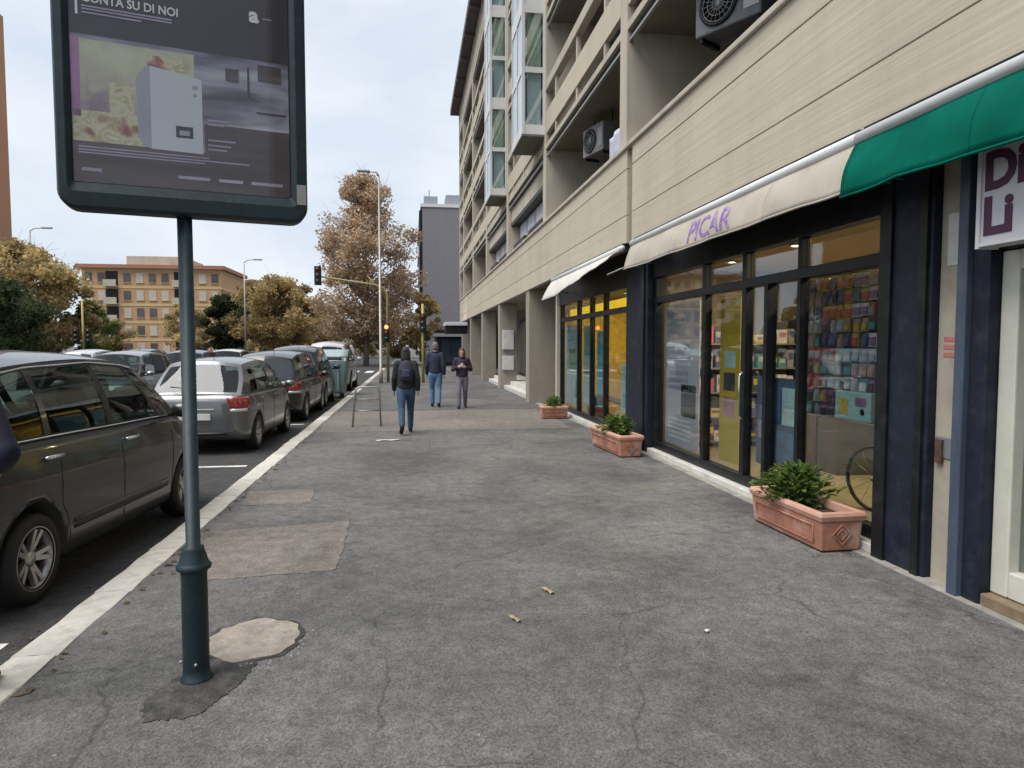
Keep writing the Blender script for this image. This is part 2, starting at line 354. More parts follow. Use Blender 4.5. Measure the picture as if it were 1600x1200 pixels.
sheet('repair_patch', blob([(-1.76, 6.5), (-.61, 6.68), (-.57, 5.22), (-1.58, 5.12), (-1.84, 5.9)], .016, 26, 2), .005, m_patch)
sheet('repair_patch', blob([(-1.88, 8.25), (-1.15, 8.25), (-1.09, 7.52), (-1.8, 7.5)], .016, 20, 3), .005, m_patch)
sheet('repair_patch', blob([(-1.93, 13.7), (3.3, 13.7), (3.3, 18.0), (-1.93, 18.0)], .03, 8, 12), .004, m_patch)
sheet('repair_patch', blob([(-1.93, 18.1), (3.3, 18.2), (3.3, 24), (-1.93, 24)], .03, 8, 15), .0045, m_side)
# round collar of concrete and pit round the pole
m_coll = mat('old_concrete', (.33, .29, .245), .9, var=.22, scale=9, bump=.9, bscale=40, dirt=((.12, .11, .10), .8, 7))
cc = [(-.915 + .255 * cos(a * pi / 16) * (1 + .05 * sin(3 * a)), 4.04 + .285 * sin(a * pi / 16) * (1 + .06 * sin(5 * a))) for a in range(32)]
ring = [( -.915 + 1.09 * (x + .915), 4.04 + 1.09 * (y - 4.04)) for x, y in cc]
sheet('manhole_joint', blob(ring, .008, 1, 5), .004, mat('joint_dirt', (.05, .045, .04), .95, var=.4, scale=20))
sheet('concrete_disc', blob(cc, .006, 1, 4), .009, m_coll)
sheet('tar_patch', blob([(-1.34 + .06, 3.36), (-1.18, 3.72), (-.98, 3.86), (-.84, 3.76), (-.86, 3.5), (-1.0, 3.22), (-1.2, 3.2)], .016, 12, 6), .0045, mat('fresh_tar', (.05, .048, .046), .9, var=.45, scale=14, bump=.9, bscale=70, dirt=((.12, .115, .11), .8, 7)))
rr = random.Random(8)
crumb = MB()
for i in range(0, 166, 2):                                    # loose crumbs of mortar round the broken joint
    if i < 70:
        a = rr.uniform(-1.6, .6); d = rr.gauss(.31, .03); x, y = -.915 + d * cos(a), 4.04 + d * sin(a) * 1.1
    elif i < 120: x, y = rr.gauss(-.95, .16), rr.gauss(3.3, .10)
    elif i < 165: x, y = rr.gauss(-1.45, .12), rr.gauss(4.2, .5)
    else: x, y = rr.uniform(3.0, 3.6), rr.uniform(4.2, 5.0)
    s = rr.uniform(.003, .009) * (1.1 if i < 70 else .6)
    crumb.add([(x - s, y - s * .7, 0), (x + s, y - s, 0), (x + s * .8, y + s, 0), (x - s * .6, y + s * .9, 0), (x + rr.uniform(-.3, .3) * s, y, s * .7 + .005)], [(0, 1, 4), (1, 2, 4), (2, 3, 4), (3, 0, 4)], 0, False)
o = crumb.build('loose_mortar', mat('mortar', (.30, .275, .25), .9, var=.2, scale=40)); o['kind'] = 'stuff'; o['label'] = 'pale crumbs of broken mortar on the pavement'; o['category'] = 'rubble'
def litter(name, x, y, l_, w_, rz, m, label):
    b = MB(); b.grid(lambda u, v: ((u - .5) * l_, (v - .5) * w_, .004 + .012 * sin(u * 5 + v * 3) ** 2), 5, 3)
    o = b.build(name, m, None, (x, y, .004), (0, 0, rz), solid=.001); return tag(o, label, 'litter')
m_leaflit = mat('dry_leaf', (.35, .26, .16), .8, var=.3, scale=30); m_paper = mat('paper_scrap', (.62, .6, .56), .8, var=.1)
litter('dry_leaf', .92, 4.55, .13, .035, 1.9, m_leaflit, 'curled dry leaf on the pavement toward the shop side')
litter('dry_leaf', .62, 4.10, .11, .03, 2.0, m_leaflit, 'thin dry leaf lying alone mid pavement')
litter('paper_scrap', -.42, 12.35, .42, .10, .1, m_paper, 'white paper scrap on the ground behind the walking person')
litter('paper_scrap', 1.72, 3.75, .03, .022, .5, m_paper, 'tiny white paper scrap on the near pavement')
# strip of stone along the shops
strip = structure(MB().box(3.60, 3.80, -8, 20, -.05, .006).build('shop_threshold_strip', mat('threshold', (.25, .235, .21), .8, var=.3, scale=5, dirt=((.45, .42, .37), .8, 4), bump=.5, bscale=30)))
# kerb
kerb = structure(MB().box(-2.165, -1.95, -8, 52, RZ - .05, -.012).build('kerb', mat('kerb_bed', (.12, .115, .1), .95)))
kb = None; y = -6.0; kr = random.Random(3)
km = []
for k in range(3):
    b = MB(); ln = .985
    b.box(-.117, .117, 0, ln, -.10, .012); me = b.mesh('kerb_stone'); me.materials.append(m_kerb)
    bm = bmesh.new(); bm.from_mesh(me); bmesh.ops.subdivide_edges(bm, edges=bm.edges, cuts=3, use_grid_fill=True)
    for v in bm.verts:
        if v.co.z > -.05: v.co.x += kr.uniform(-.009, .009); v.co.z += kr.uniform(-.003, .003)
        if abs(v.co.x) > .105 and v.co.z > 0: v.co.x *= .96; v.co.z -= .006
    bm.to_mesh(me); bm.free(); km.append(me)
while y < 51:
    link('kerb_stone', km[kr.randrange(3)], m_kerb, kerb, (-2.055 + kr.uniform(-.006, .006), y, kr.uniform(-.004, .004)))
    y += .998
gl = random.Random(17); gb = MB()
for i in range(420):
    if i < 300: x = -2.18 - abs(gl.gauss(0, .10)); z = RZ + .004
    else: x = -1.925 + abs(gl.gauss(0, .05)); z = .003
    y = gl.uniform(2.2, 22) ** 1.0; l_ = gl.uniform(.015, .045); a = gl.uniform(0, 6.28)
    gb.add([(x - l_ * cos(a), y - l_ * sin(a), z), (x + l_ * .5 * sin(a), y - l_ * .5 * cos(a), z + gl.uniform(.002, .014)), (x + l_ * cos(a), y + l_ * sin(a), z + .003), (x - l_ * .5 * sin(a), y + l_ * .5 * cos(a), z + gl.uniform(.002, .014))], [(0, 1, 2), (0, 2, 3)])
o = gb.build('gutter_litter', leafmat('gutter_leaf', [(.10, .075, .045), (.20, .14, .08), (.28, .21, .13), (.14, .12, .09)])); o['kind'] = 'stuff'; o['label'] = 'dry leaf fragments gathered along the kerb'; o['category'] = 'litter'
structure(MB().slab(blob([(-2.17, -6), (-2.17, 50), (-2.32, 50), (-2.30, -6)], .02, 60, 31), RZ - .002, RZ + .003).build('gutter_dirt', mat('gutter_dirt', (.055, .05, .043), .95, var=.4, scale=5, bump=.6, bscale=50)))
# parking marks
def mark(x0, x1, y0, y1): structure(MB().quad((x0, y0, RZ + .004), (x1, y0, RZ + .004), (x1, y1, RZ + .004), (x0, y1, RZ + .004)).build('road_marking', m_line))
mark(-4.4, -2.45, 10.53, 10.65); mark(-2.9, -2.42, 4.33, 4.43); mark(-4.4, -2.45, 16.0, 16.12)
for i in range(6): mark(-6.62, -6.5, 4 + i * 8, 8 + i * 8)
for i in range(9): mark(-2.6 - i * 1.0, -3.1 - i * 1.0, 46, 49.5)

# ------------------------------------------------------------------ the long apartment block on the right
FX = 3.40; YE = 48.3
block = thing('apartment_block', 'long beige concrete apartment block with balconies above the shops', 'building', (FX, 10, 0))
def bp(name, mb, m, parent=block, **k):
    o = mb.build(name, m, None, **k); o.parent = parent
    par = parent
    off = Vector((0, 0, 0))
    while par is not None: off += Vector(par.location); par = par.parent
    o.location = -off
    return o
JT = [-8, 10.36, 17.12, 23.72, 30.4, 37.2, 44.0, YE]
# wall core behind balconies, slabs
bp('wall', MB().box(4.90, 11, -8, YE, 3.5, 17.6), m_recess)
bp('end_wall', MB().box(3.44, 11, YE, YE + .3, 3.3, 17.6), m_conc)
bp('end_wall', MB().box(3.44, 11, -8.3, -8, -.05, 17.6), m_conc)
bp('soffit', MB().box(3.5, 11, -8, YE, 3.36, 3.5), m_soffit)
# fascia panels of the first floor, three courses
cz = [(3.33, 3.768), (3.775, 4.495), (4.505, 4.80)]
for i in range(len(JT) - 1):
    a = JT[i] + (.25 if i == 1 else .02); b = JT[i + 1] - .02
    for z0, z1 in cz:
        bp('fascia_panel', MB().box(FX, FX + .12, a, b, z0, z1), m_board, bevel=.006, seg=1)
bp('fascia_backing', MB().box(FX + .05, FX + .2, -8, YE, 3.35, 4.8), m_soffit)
bp('coping', MB().box(FX - .045, FX + .22, -8, YE, 4.80, 4.87), m_pier, bevel=.012)
bp('handrail', MB().tube([(FX + .06, -8, 4.93), (FX + .06, 17.2, 4.93)], .018, 8), m_pier)
PR = [3.9 - 6.6, 3.9, 10.78, 17.35, 24.15, 31.0, 37.8, 44.6, YE - .17]
for p in PR:
    bp('pier', MB().box(FX - .02, 4.95, p - .17, p + .17, 4.87, 17.6), m_pier, bevel=.01, seg=1)
FL = [6.55 + 3.15 * k for k in range(4)]
for i in range(len(PR) - 1):
    y0 = PR[i] + .17; y1 = PR[i + 1] - .17
    shut = i in (3, 4)                                   # the two bays with shutters
    ninth = max(3, int((y1 - y0) / 1.9))
    for k, z in enumerate(FL):
        far = y0 > 30
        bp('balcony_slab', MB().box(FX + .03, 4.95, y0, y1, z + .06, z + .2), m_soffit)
        bp('slab_edge', MB().box(FX - .01, FX + .1, y0, y1, z + .085, z + .20), m_pier)
        bp('drip_rail', MB().box(FX + .02, FX + .07, y0, y1, z - .085, z - .045), m_grey)
        if shut and k == 0:
            z_ = z
        bp('parapet_panel', MB().box(FX, FX + .10, y0, y1, z + .47, z + 1.02), m_board, bevel=.006, seg=1)
        bp('coping', MB().box(FX - .03, FX + .14, y0, y1, z + 1.50, z + 1.74), m_pier, bevel=.012, seg=1)
        pm = MB()
        for q in range(ninth):
            yy = y0 + (y1 - y0) * (q + .5) / ninth
            bp('parapet_post', MB().box(FX + .015, FX + .085, yy - .06, yy + .06, z + .2, z + 1.52), m_pier)
        # glazing at the back of the balcony above
        gz0, gz1 = z + .25, z + 2.85
        yw = (y1 - y0) / 3
        for q in range(3):
            a = y0 + yw * q + .12; b = a + yw - .24
            fr = bp('window', MB().box(4.84, 4.91, a, b, gz0, gz1), m_whitemetal if (i + q) % 3 else m_dark)
            bp('pane', MB().box(4.825, 4.839, a + .06, (a + b) / 2 - .03, gz0 + .07, gz1 - .07), m_bglass if i == 2 else m_dglass, fr)
            bp('pane', MB().box(4.825, 4.839, (a + b) / 2 + .03, b - .06, gz0 + .07, gz1 - .07), m_bglass if i == 2 else m_dglass, fr)
    # first floor glazing
    yw = (y1 - y0) / 3
    if not shut:
        for q in range(3):
            a = y0 + yw * q + .15; b = a + yw - .3
            fr = bp('window', MB().box(4.84, 4.91, a, b, 3.9, 6.3), m_dark)
            bp('pane', MB().box(4.825, 4.839, a + .06, (a + b) / 2 - .03, 3.95, 6.25), m_dglass, fr)
            bp('pane', MB().box(4.825, 4.839, (a + b) / 2 + .03, b - .06, 3.95, 6.25), m_dglass, fr)
    else:
        # ribbed infill with white roller shutters
        for q in range(6):
            a = y0 + (y1 - y0) * q / 6 + .015; b = y0 + (y1 - y0) * (q + 1) / 6 - .015
            bp('rib_panel', MB().box(3.52, 3.6, a, b, 5.98, 6.45), m_conc, bevel=.01, seg=1)
            bp('rib_panel', MB().box(FX + .04, FX + .12, a, b, 6.75, 7.02), m_conc, bevel=.01, seg=1)
        bp('lintel', MB().box(3.50, 3.95, y0, y1, 5.86, 5.975), m_dark)  # dark box stands in for the shaded gap below the ribbed panels
        bp('infill', MB().box(3.86, 4.88, y0, y1, 3.6, 6.6), mat('pinkish_plaster', (.40, .33, .30), .9, var=.1))
        for q in range(4):
            a = y0 + .35 + (y1 - y0 - .5) * q / 4; b = a + (y1 - y0 - .5) / 4 - .18
            fr = bp('shutter', MB().box(3.78, 3.855, a, b, 4.6, 5.85), m_whitemetal)
            for s in range(12):
                bp('slat', MB().box(3.765, 3.779, a + .05, b - .05, 4.63 + s * .1, 4.72 + s * .1), m_signwhite, fr)
        for q in range(2):
            a = y0 + .5 + q * 2.9
            t = thing('window_box', ['dark trough planter on the shuttered first-floor ledge nearer the camera', 'dark trough planter on the shuttered first-floor ledge farther along', 'dark red trough planter on the farther shuttered ledge, nearer half', 'dark red trough planter on the farther shuttered ledge, far half'][(i - 3) * 2 + q], 'planter', (3.55, a + 1.1, 4.87))
            MB().box(-.1, .1, -1.05, 1.05, 0, .22).build('trough', mat('dark_plastic', (.04, .02, .02) if i == 4 else (.02, .02, .022), .6), t, bevel=.015)
            MB().box(-.08, .08, -1.02, 1.02, .2, .235).build('soil', m_soil, t)
# pipe in the wide joint, roof
bp('downpipe', MB().tube([(FX + .10, 10.48, 3.36), (FX + .10, 10.48, 4.8)], .04, 10), m_pier)
roof = bp('roof', MB().box(2.82, 11.2, -8.5, YE + .5, 17.75, 18.15), mat('brown_eave', (.10, .085, .085), .8, var=.2))
bp('attic_band', MB().box(FX + .01, FX + .2, -8, YE, 16.1, 17.75), m_pier)
for y in range(-6, 48, 3): bp('eave_rib', MB().box(2.86, 3.4, y, y + .14, 17.58, 17.749), mat('eave_rib', (.12, .10, .10), .8) if y == -6 else bpy.data.materials['eave_rib'], roof)
# oriels of glass
def oriel(y0, label_):
    o_ = bpy.data.objects.new('glass_oriel', None); COL.objects.link(o_); o_.parent = block; o_.location = Vector((3.1, y0, 7.0)) - Vector(block.location); o_['label'] = label_
    y1 = y0 + 1.75; xo = 2.80
    bp('underside', MB().box(xo, 3.4, y0, y1, 6.98, 7.03), mat('oriel_base', (.16, .145, .12), .8), o_)
    z = 7.03
    for k in range(4):
        bp('spandrel', MB().box(xo + .01, 3.4, y0 + .01, y1 - .01, z, z + .24), m_whitemetal, o_)
        for (zz0, zz1) in ((z + .24, z + 1.52), (z + 1.66, z + 2.98)):
            bp('pane', MB().box(xo + .012, xo + .024, y0 + .06, y0 + .87, zz0, zz1), m_oglass, o_); bp('pane', MB().box(xo + .012, xo + .024, y0 + .89, y1 - .06, zz0, zz1), m_oglass, o_)
            bp('pane', MB().box(xo + .06, 3.34, y0 + .012, y0 + .024, zz0, zz1), m_oglass, o_)
            bp('pane', MB().box(xo + .06, 3.34, y1 - .024, y1 - .012, zz0, zz1), m_oglass, o_)
        bp('transom', MB().box(xo, 3.4, y0 - .002, y0 + .05, z + 1.52, z + 1.66).box(xo - .002, xo + .05, y0, y1, z + 1.52, z + 1.66).box(xo, 3.4, y1 - .05, y1, z + 1.52, z + 1.66), m_whitemetal, o_)
        bp('transom', MB().box(xo, 3.4, y0 - .002, y0 + .05, z + 2.98, z + 3.15).box(xo - .002, xo + .05, y0, y1, z + 2.98, z + 3.15), m_whitemetal, o_)
        bp('blind', MB().box(xo + .10, xo + .11, y0 + .12, y1 - .1, z + .26, z + 2.95), mat('white_curtain', (.74, .79, .81), .9, var=.12, stretch=(8, 8, .4)) if k == 0 and y0 < 20 else bpy.data.materials['white_curtain'], o_)  # added panel; pale colour stands in for sky reflected in the panes
        bp('blind', MB().box(xo + .14, 3.3, y0 + .10, y0 + .11, z + 1.60, z + 2.98), mat('pale_blind', (.56, .62, .48), .9) if k == 0 and y0 < 20 else bpy.data.materials['pale_blind'], o_)  # added panel; its pale olive tone brightens the upper side pane
        z += 3.15
        bp('blind', MB().box(xo + .14, 3.3, y0 + .10, y0 + .11, z - 3.15 + .24, z - 3.15 + 1.56), bpy.data.materials['white_curtain'], o_)  # added panel; pale blue tone imitates sky on the lower side pane
    for (x, y) in ((xo + .03, y0 + .03), (xo + .03, y1 - .03), (xo + .03, y0 + .88), (3.37, y0 + .03)):
        bp('mullion', MB().box(x - .036, x + .036, y - .036, y + .036, 7.03, 7.03 + 12.6), m_whitemetal, o_)
oriel(17.30, 'nearer glass oriel, pale blue panes with white mullions'); oriel(24.35, 'farther glass oriel, pale blue panes with white mullions')
# air conditioners and things on balconies
def aircon(loc, rz, label, s=1.0, m=None, hang=1.0):
    t = thing('air_conditioner', label, 'air conditioner', loc, rz, 'air conditioners on the balconies'); t.scale = (s, s, s)
    m = m or m_whitemetal
    MB().box(-.4, .4, -.15, .15, 0, .56).build('casing', m, t, bevel=.02)
    MB().lathe([(.235, 0), (.235, .02), (.20, .02), (.20, .0)], 28, 0, Matrix.Translation((-.1, -.152, .28)) @ Matrix.Rotation(R(90), 4, 'X')).build('fan_ring', m_dark, t)
    g = MB()
    for i in range(9):
        a = i * pi / 9; g.tube([(-.1 - .2 * cos(a), -.165, .28 - .2 * sin(a)), (-.1 + .2 * cos(a), -.165, .28 + .2 * sin(a))], .004, 5)
    for r_ in (.07, .13, .19): g.tube([(-.1 + r_ * cos(q * pi / 12), -.168, .28 + r_ * sin(q * pi / 12)) for q in range(24)], .004, 5, closed=True)
    g.build('fan_grille', m_grey, t)
    MB().box(-.36, -.32, -.12, .2, -.05, 0).build('bracket', m_dark, t); MB().box(.32, .36, -.12, .2, -.05, 0).build('bracket', m_dark, t)
    for hx in (-.34, .34): MB().tube([(hx, .1, .5), (hx, .1, hang / s)], .012, 6).build('hanger', m_dark, t)
    MB().box(.2, .38, -.156, -.15, .1, .45).build('service_cover', m_grey, t)
aircon((4.12, 8.45, 5.72), R(-60), 'dusty grey air conditioner high in the nearest balcony recess', 1.2, mat('ac_grey', (.15, .155, .165), .5, var=.25, dirt=((.05, .05, .05), .6, 5)), 6.60 - 5.72)  # dark casing colour stands in for the shade of the recess
aircon((3.98, 14.35, 5.75), R(-75), 'small grey air conditioner in the dark second balcony', 1.05, mat('ac_grey2', (.2, .2, .2), .5, var=.15), 6.60 - 5.75)
c = MB(); c.grid(lambda u, v: (FX + .10 + .03 * sin(v * 9) , 10.95 + 1.0 * v, 4.93 + .42 * u), 5, 12)
tag(c.build('hanging_cloth', mat('lavender_cloth', (.48, .49, .58), .9), None, solid=.01), 'pale lavender cloth over the balcony edge beside the concrete pier', 'cloth')

# ground floor beyond the shops: pillars, recessed wall, notice boards
m_pill = mat('pillar_concrete', (.33, .29, .235), .85, var=.12, scale=1.5, bump=.2, bscale=20, dirt=((.2, .175, .14), .5, 1.5), streak=(3.0, .5, (.2, .18, .15)))  # colour lowered to stand in for the shade under the soffit
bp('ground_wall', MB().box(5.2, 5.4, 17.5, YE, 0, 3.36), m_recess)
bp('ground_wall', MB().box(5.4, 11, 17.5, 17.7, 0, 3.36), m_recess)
for i, y in enumerate((19.9, 26.6, 33.2, 39.8, 46.6)):
    bp('pillar', MB().box(3.43, 4.55 if i == 0 else 4.1, y, y + .55, 0, 3.36), m_pill, bevel=.012)
bp('shop_return', MB().box(3.72, 5.2, 17.32, 17.48, 0, 3.36), m_pier)
for k, y in enumerate((21, 23.6, 27.6, 30.4, 34.4, 37, 41, 43.6)):
    fr = bp('window', MB().box(5.10, 5.195, y, y + 2.1, .35, 2.9), m_dark)
    bp('pane', MB().box(5.085, 5.098, y + .07, y + 1.03, .45, 2.8), m_dglass, fr); bp('pane', MB().box(5.085, 5.098, y + 1.1, y + 2.03, .45, 2.8), m_dglass, fr)
for k, (y, z, h) in enumerate(((26.5, 1.55, .75), (26.5, .75, .55))):
    t = thing('notice_board', ['upper white notice board on the pillar past the second shop', 'lower white notice board on the pillar past the second shop'][k], 'notice board', (3.75, y, z))
    MB().box(-.22, .22, -.03, .095, 0, h).build('board', m_signwhite, t, bevel=.01); MB().box(-.17, .17, -.035, -.031, .06, h - .06).build('sheet', m_trimwhite, t)
st = thing('entrance_step', 'pale stone step in front of the recessed entrance past the shops', 'step', (4.1, 24, 0))
MB().box(-.5, 1.0, -3.2, 8, 0, .15).build('tread', m_trimwhite, st, bevel=.01); MB().box(-.25, 1.0, -3.0, 8, .15, .30).build('tread', m_trimwhite, st, bevel=.01)
cp = thing('canopy', 'white flat canopy over a shop door at the end of the block', 'canopy', (3.0, 44, 2.95))
MB().box(-.9, .5, -1.2, 1.2, 0, .22).build('slab', m_signwhite, cp, bevel=.02); MB().box(-.85, .5, -1.1, 1.1, -.5, -.02).build('dark_fascia', m_dark, cp)

# ------------------------------------------------------------------ shops
GX = 3.86                                                # glass line
sf = thing('shopfront', 'dark framed glass shopfront under the beige lettered awning', 'shopfront', (3.8, 7.6, 0))
S = lambda name, mb, m, parent=sf, **k: bp(name, mb, m, parent, **k)
S('sill', MB().box(3.70, 3.95, 5.0, 10.38, 0, .075), m_trimwhite, bevel=.008)
S('bottom_rail', MB().box(3.80, 3.90, 5.0, 10.38, .075, .19), m_dark, bevel=.006)
S('transom', MB().box(3.79, 3.91, 5.0, 10.38, 2.36, 2.46), m_dark, bevel=.006)
S('head', MB().box(3.78, 3.92, 4.4, 11.5, 2.76, 3.36), m_dark, bevel=.006)
for y, wd in ((5.03, .06), (6.32, .06), (7.45, .10), (8.55, .10), (10.33, .08)):
    S('mullion', MB().box(3.80, 3.90, y - wd / 2, y + wd / 2, .19, 2.76), m_dark, bevel=.005)
for a, b in ((5.06, 6.29), (6.35, 7.40), (7.50, 8.50), (8.60, 10.29)):
    S('pane', MB().box(GX - .005, GX + .005, a, b, .19, 2.36), m_glass)
    S('pane', MB().box(GX - .005, GX + .005, a, b, 2.46, 2.76), m_glass)
S('door_stile', MB().box(3.79, 3.905, 6.9, 6.97, .19, 2.36), m_dark)
S('door_handle', MB().tube([(3.77, 7.40, .85), (3.74, 7.40, .9), (3.74, 7.40, 1.35), (3.77, 7.40, 1.4)], .012, 8), m_chrome)
S('pillar', MB().box(3.69, 3.98, 10.40, 11.48, 0, 3.33), m_navy, bevel=.012)
S('shutter_guide', MB().box(3.66, 3.69, 10.5, 10.62, 0, 3.3), m_dark)
S('pillar', MB().box(3.68, 3.98, 4.42, 4.98, 0, 3.33), m_navy, bevel=.012)
S('shutter_guide', MB().box(3.655, 3.679, 4.82, 4.95, 0, 3.3), m_dark); S('shutter_guide', MB().box(3.655, 3.679, 4.45, 4.52, 0, 3.3), m_dark)
# second shopfront
sf2 = thing('shopfront', 'farther glass shopfront with teal posters and a lit yellow band', 'shopfront', (3.8, 14.4, 0))
S('sill', MB().box(3.70, 3.95, 11.5, 17.3, 0, .075), m_trimwhite, sf2, bevel=.008)
S('bottom_rail', MB().box(3.80, 3.90, 11.5, 17.3, .075, .19), m_dark, sf2)
S('transom', MB().box(3.79, 3.91, 11.5, 17.3, 2.30, 2.40), m_dark, sf2)
S('head', MB().box(3.78, 3.92, 11.502, 17.3, 2.72, 3.35), m_dark, sf2)
for y in (11.55, 13.25, 14.3, 15.45, 17.25): S('mullion', MB().box(3.80, 3.90, y - .04, y + .04, .19, 2.72), m_dark, sf2)
for a, b in ((11.6, 13.2), (13.3, 14.25), (14.35, 15.4), (15.5, 17.2)):
    S('pane', MB().box(GX - .005, GX + .005, a, b, .19, 2.30), m_glass, sf2); S('pane', MB().box(GX - .005, GX + .005, a, b, 2.40, 2.72), m_glass, sf2)
# interiors (rooms)
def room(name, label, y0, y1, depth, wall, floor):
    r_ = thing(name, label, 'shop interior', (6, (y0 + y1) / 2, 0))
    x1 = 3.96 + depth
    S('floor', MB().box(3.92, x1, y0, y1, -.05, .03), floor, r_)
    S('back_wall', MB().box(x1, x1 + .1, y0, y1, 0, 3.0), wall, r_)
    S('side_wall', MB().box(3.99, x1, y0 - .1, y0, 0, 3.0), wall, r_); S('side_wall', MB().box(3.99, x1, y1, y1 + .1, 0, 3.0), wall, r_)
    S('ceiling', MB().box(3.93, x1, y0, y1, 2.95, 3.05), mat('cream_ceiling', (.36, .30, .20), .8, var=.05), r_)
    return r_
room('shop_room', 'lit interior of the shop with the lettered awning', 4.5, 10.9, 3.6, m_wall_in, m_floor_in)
room('shop_room', 'yellow lit interior of the farther shop', 11.3, 17.3, 2.6, m_ochre, m_floor_in)
def spot(x, y, z, label, power=36, col=(1, .80, .55)):
    t = thing('ceiling_spot', label, 'ceiling light', (x, y, z), 0, 'round ceiling spots inside the shops')
    MB().lathe([(.085, 0), (.085, -.02), (.06, -.02), (.06, 0)], 20).build('ring', m_whitemetal, t)
    MB().lathe([(.001, -.012), (.06, -.012), (.06, -.006), (.001, -.006)], 20).build('lamp', emit('warm_lamp', (1, .86, .62), 10) if 'warm_lamp' not in bpy.data.materials else bpy.data.materials['warm_lamp'], t)
    ld = bpy.data.lights.new('ceiling_spot_light', 'AREA'); ld.shape = 'DISK'; ld.size = .12; ld.energy = power; ld.color = col
    lo = bpy.data.objects.new('ceiling_spot_light', ld); COL.objects.link(lo); lo.parent = t; lo.location = (0, 0, -.03)
spot(4.7, 6.0, 2.945, 'lit ceiling spot just inside the shop, nearest the display wall'); spot(4.7, 7.9, 2.945, 'lit ceiling spot above the shop door'); spot(4.7, 9.6, 2.945, 'lit ceiling spot behind the purple banner')
spot(6.3, 7.0, 2.945, 'lit ceiling spot deep in the shop'); spot(5.0, 13.0, 2.945, 'lit ceiling spot in the farther shop, nearer end', 45, (1, .85, .45)); spot(5.0, 15.6, 2.945, 'lit ceiling spot in the farther shop, far end', 45, (1, .85, .45))
# display wall of small product packs
dw = thing('display_rack', 'tall wire rack of colourful small packs behind the shop glass', 'display rack', (4.32, 5.8, 0))
DX = 4.20
S('back_panel', MB().box(DX + .05, DX + .09, 5.05, 6.75, .95, 2.40), mat('rack_panel', (.32, .30, .28), .7), dw)
S('post', MB().box(DX + .09, DX + .13, 5.06, 5.10, 0.03, 2.4), m_grey, dw); S('post', MB().box(DX + .09, DX + .13, 6.70, 6.74, 0.03, 2.4), m_grey, dw)
pcols = [(.6, .10, .10), (.74, .72, .70), (.62, .45, .08), (.10, .12, .25), (.35, .33, .32), (.08, .08, .09), (.55, .30, .30), (.30, .16, .30), (.5, .5, .56), (.12, .30, .33)]
pm = [mat('pack_%d' % i, c_, .45, var=.35, scale=18) for i, c_ in enumerate(pcols)]
pmesh = []
for i in range(10):
    b = MB(); b.box(-.022, 0, -.06, .06, -.15, 0, 0); b.box(-.034, -.022, -.045, .045, -.135, -.045, 1)
    me = b.mesh('product_pack'); me.materials.append(pm[i]); me.materials.append(pm[(i * 3 + 4) % 10]); pmesh.append(me)
pr = random.Random(5)
for r_ in range(10):
    S('hook_rail', MB().box(DX + .03, DX + .05, 5.06, 6.74, 2.385 - r_ * .142, 2.391 - r_ * .142), m_grey, dw)
    cbase = pr.randrange(10)
    for q in range(14):
        yy = 5.12 + q * .122
        if r_ >= 8 and 4 <= q <= 8: continue
        me = pmesh[(cbase + (q // 3) + (pr.random() < .25)) % 10]
        o = link('product_pack', me, pm[0], None, (DX + .02 - pr.random() * .015, yy + pr.uniform(-.008, .008), 2.383 - r_ * .142), (0, pr.uniform(-.08, .08), pr.uniform(-.25, .25))); k_ = pr.uniform(.82, 1.0); o.scale = (1, pr.uniform(.82, 1.02), k_ * .95)
        tag(o, 'small carded product pack hanging in the rows of the shop window rack', 'product pack', 'packs on the window rack')
t = thing('product_box', 'pale turquoise product box standing in the rack behind the glass', 'box', (4.10, 5.83, 1.0))
MB().box(-.03, .03, -.26, .26, 0, .27).build('box', mat('pale_teal', (.38, .60, .60), .4, var=.08), t, bevel=.01)
MB().box(-.034, -.031, .06, .2, .05, .2).build('printed_square', pm[2], t); MB().lathe([(.001, 0), (.03, 0), (.03, .003), (.001, .003)], 14, 0, Matrix.Translation((-.031, -.15, .09)) @ Matrix.Rotation(R(-90), 4, 'Y')).build('printed_dot', m_dark, t); MB().box(-.034, -.031, -.2, -.05, .14, .22).build('printed_square', pm[7], t)
# shelves of boxed goods along the back of both shops
bmesh_ = []
for i in range(10):
    b = MB(); b.box(-.10, .10, -.5, .5, 0, 1, 0); b.box(-.103, -.1005, -.38, .38, .45, .82, 1)
    me = b.mesh('boxed_goods'); me.materials.append(pm[(i * 7 + 2) % 10]); me.materials.append(pm[(i * 3 + 5) % 10]); bmesh_.append(me)
def shelf_unit(x, y, rz, w_, label, n=5, h=2.1):
    t = thing('shelf_unit', label, 'shelf', (x, y, .03), rz)
    for yy in (-w_ / 2, w_ / 2): MB().box(-.14, .14, yy - .015, yy + .015, 0, h).build('upright', m_dark, t)
    MB().box(.14, .155, -w_ / 2, w_ / 2, 0, h).build('backboard', mat('shelf_back', (.14, .12, .10), .8), t)
    for k in range(n):
        z = .08 + k * (h - .1) / n; MB().box(-.14, .14, -w_ / 2 + .015, w_ / 2 - .015, z, z + .025).build('board', m_grey, t)
        yy = -w_ / 2 + .05
        while yy < w_ / 2 - .12:
            bw = pr.uniform(.07, .17); bh = pr.uniform(.12, .30); px_, py_ = -.02, yy + bw / 2
            o = link('boxed_goods', bmesh_[pr.randrange(10)], pm[0], None, (x + px_ * cos(rz) - py_ * sin(rz), y + px_ * sin(rz) + py_ * cos(rz), .03 + z + .025), (0, 0, rz + pr.uniform(-.1, .1))); o.scale = (1, bw, bh)
            tag(o, 'small coloured box among the goods on the shelves inside the shops', 'box', 'boxed goods on shop shelves'); yy += bw + pr.uniform(.01, .05)
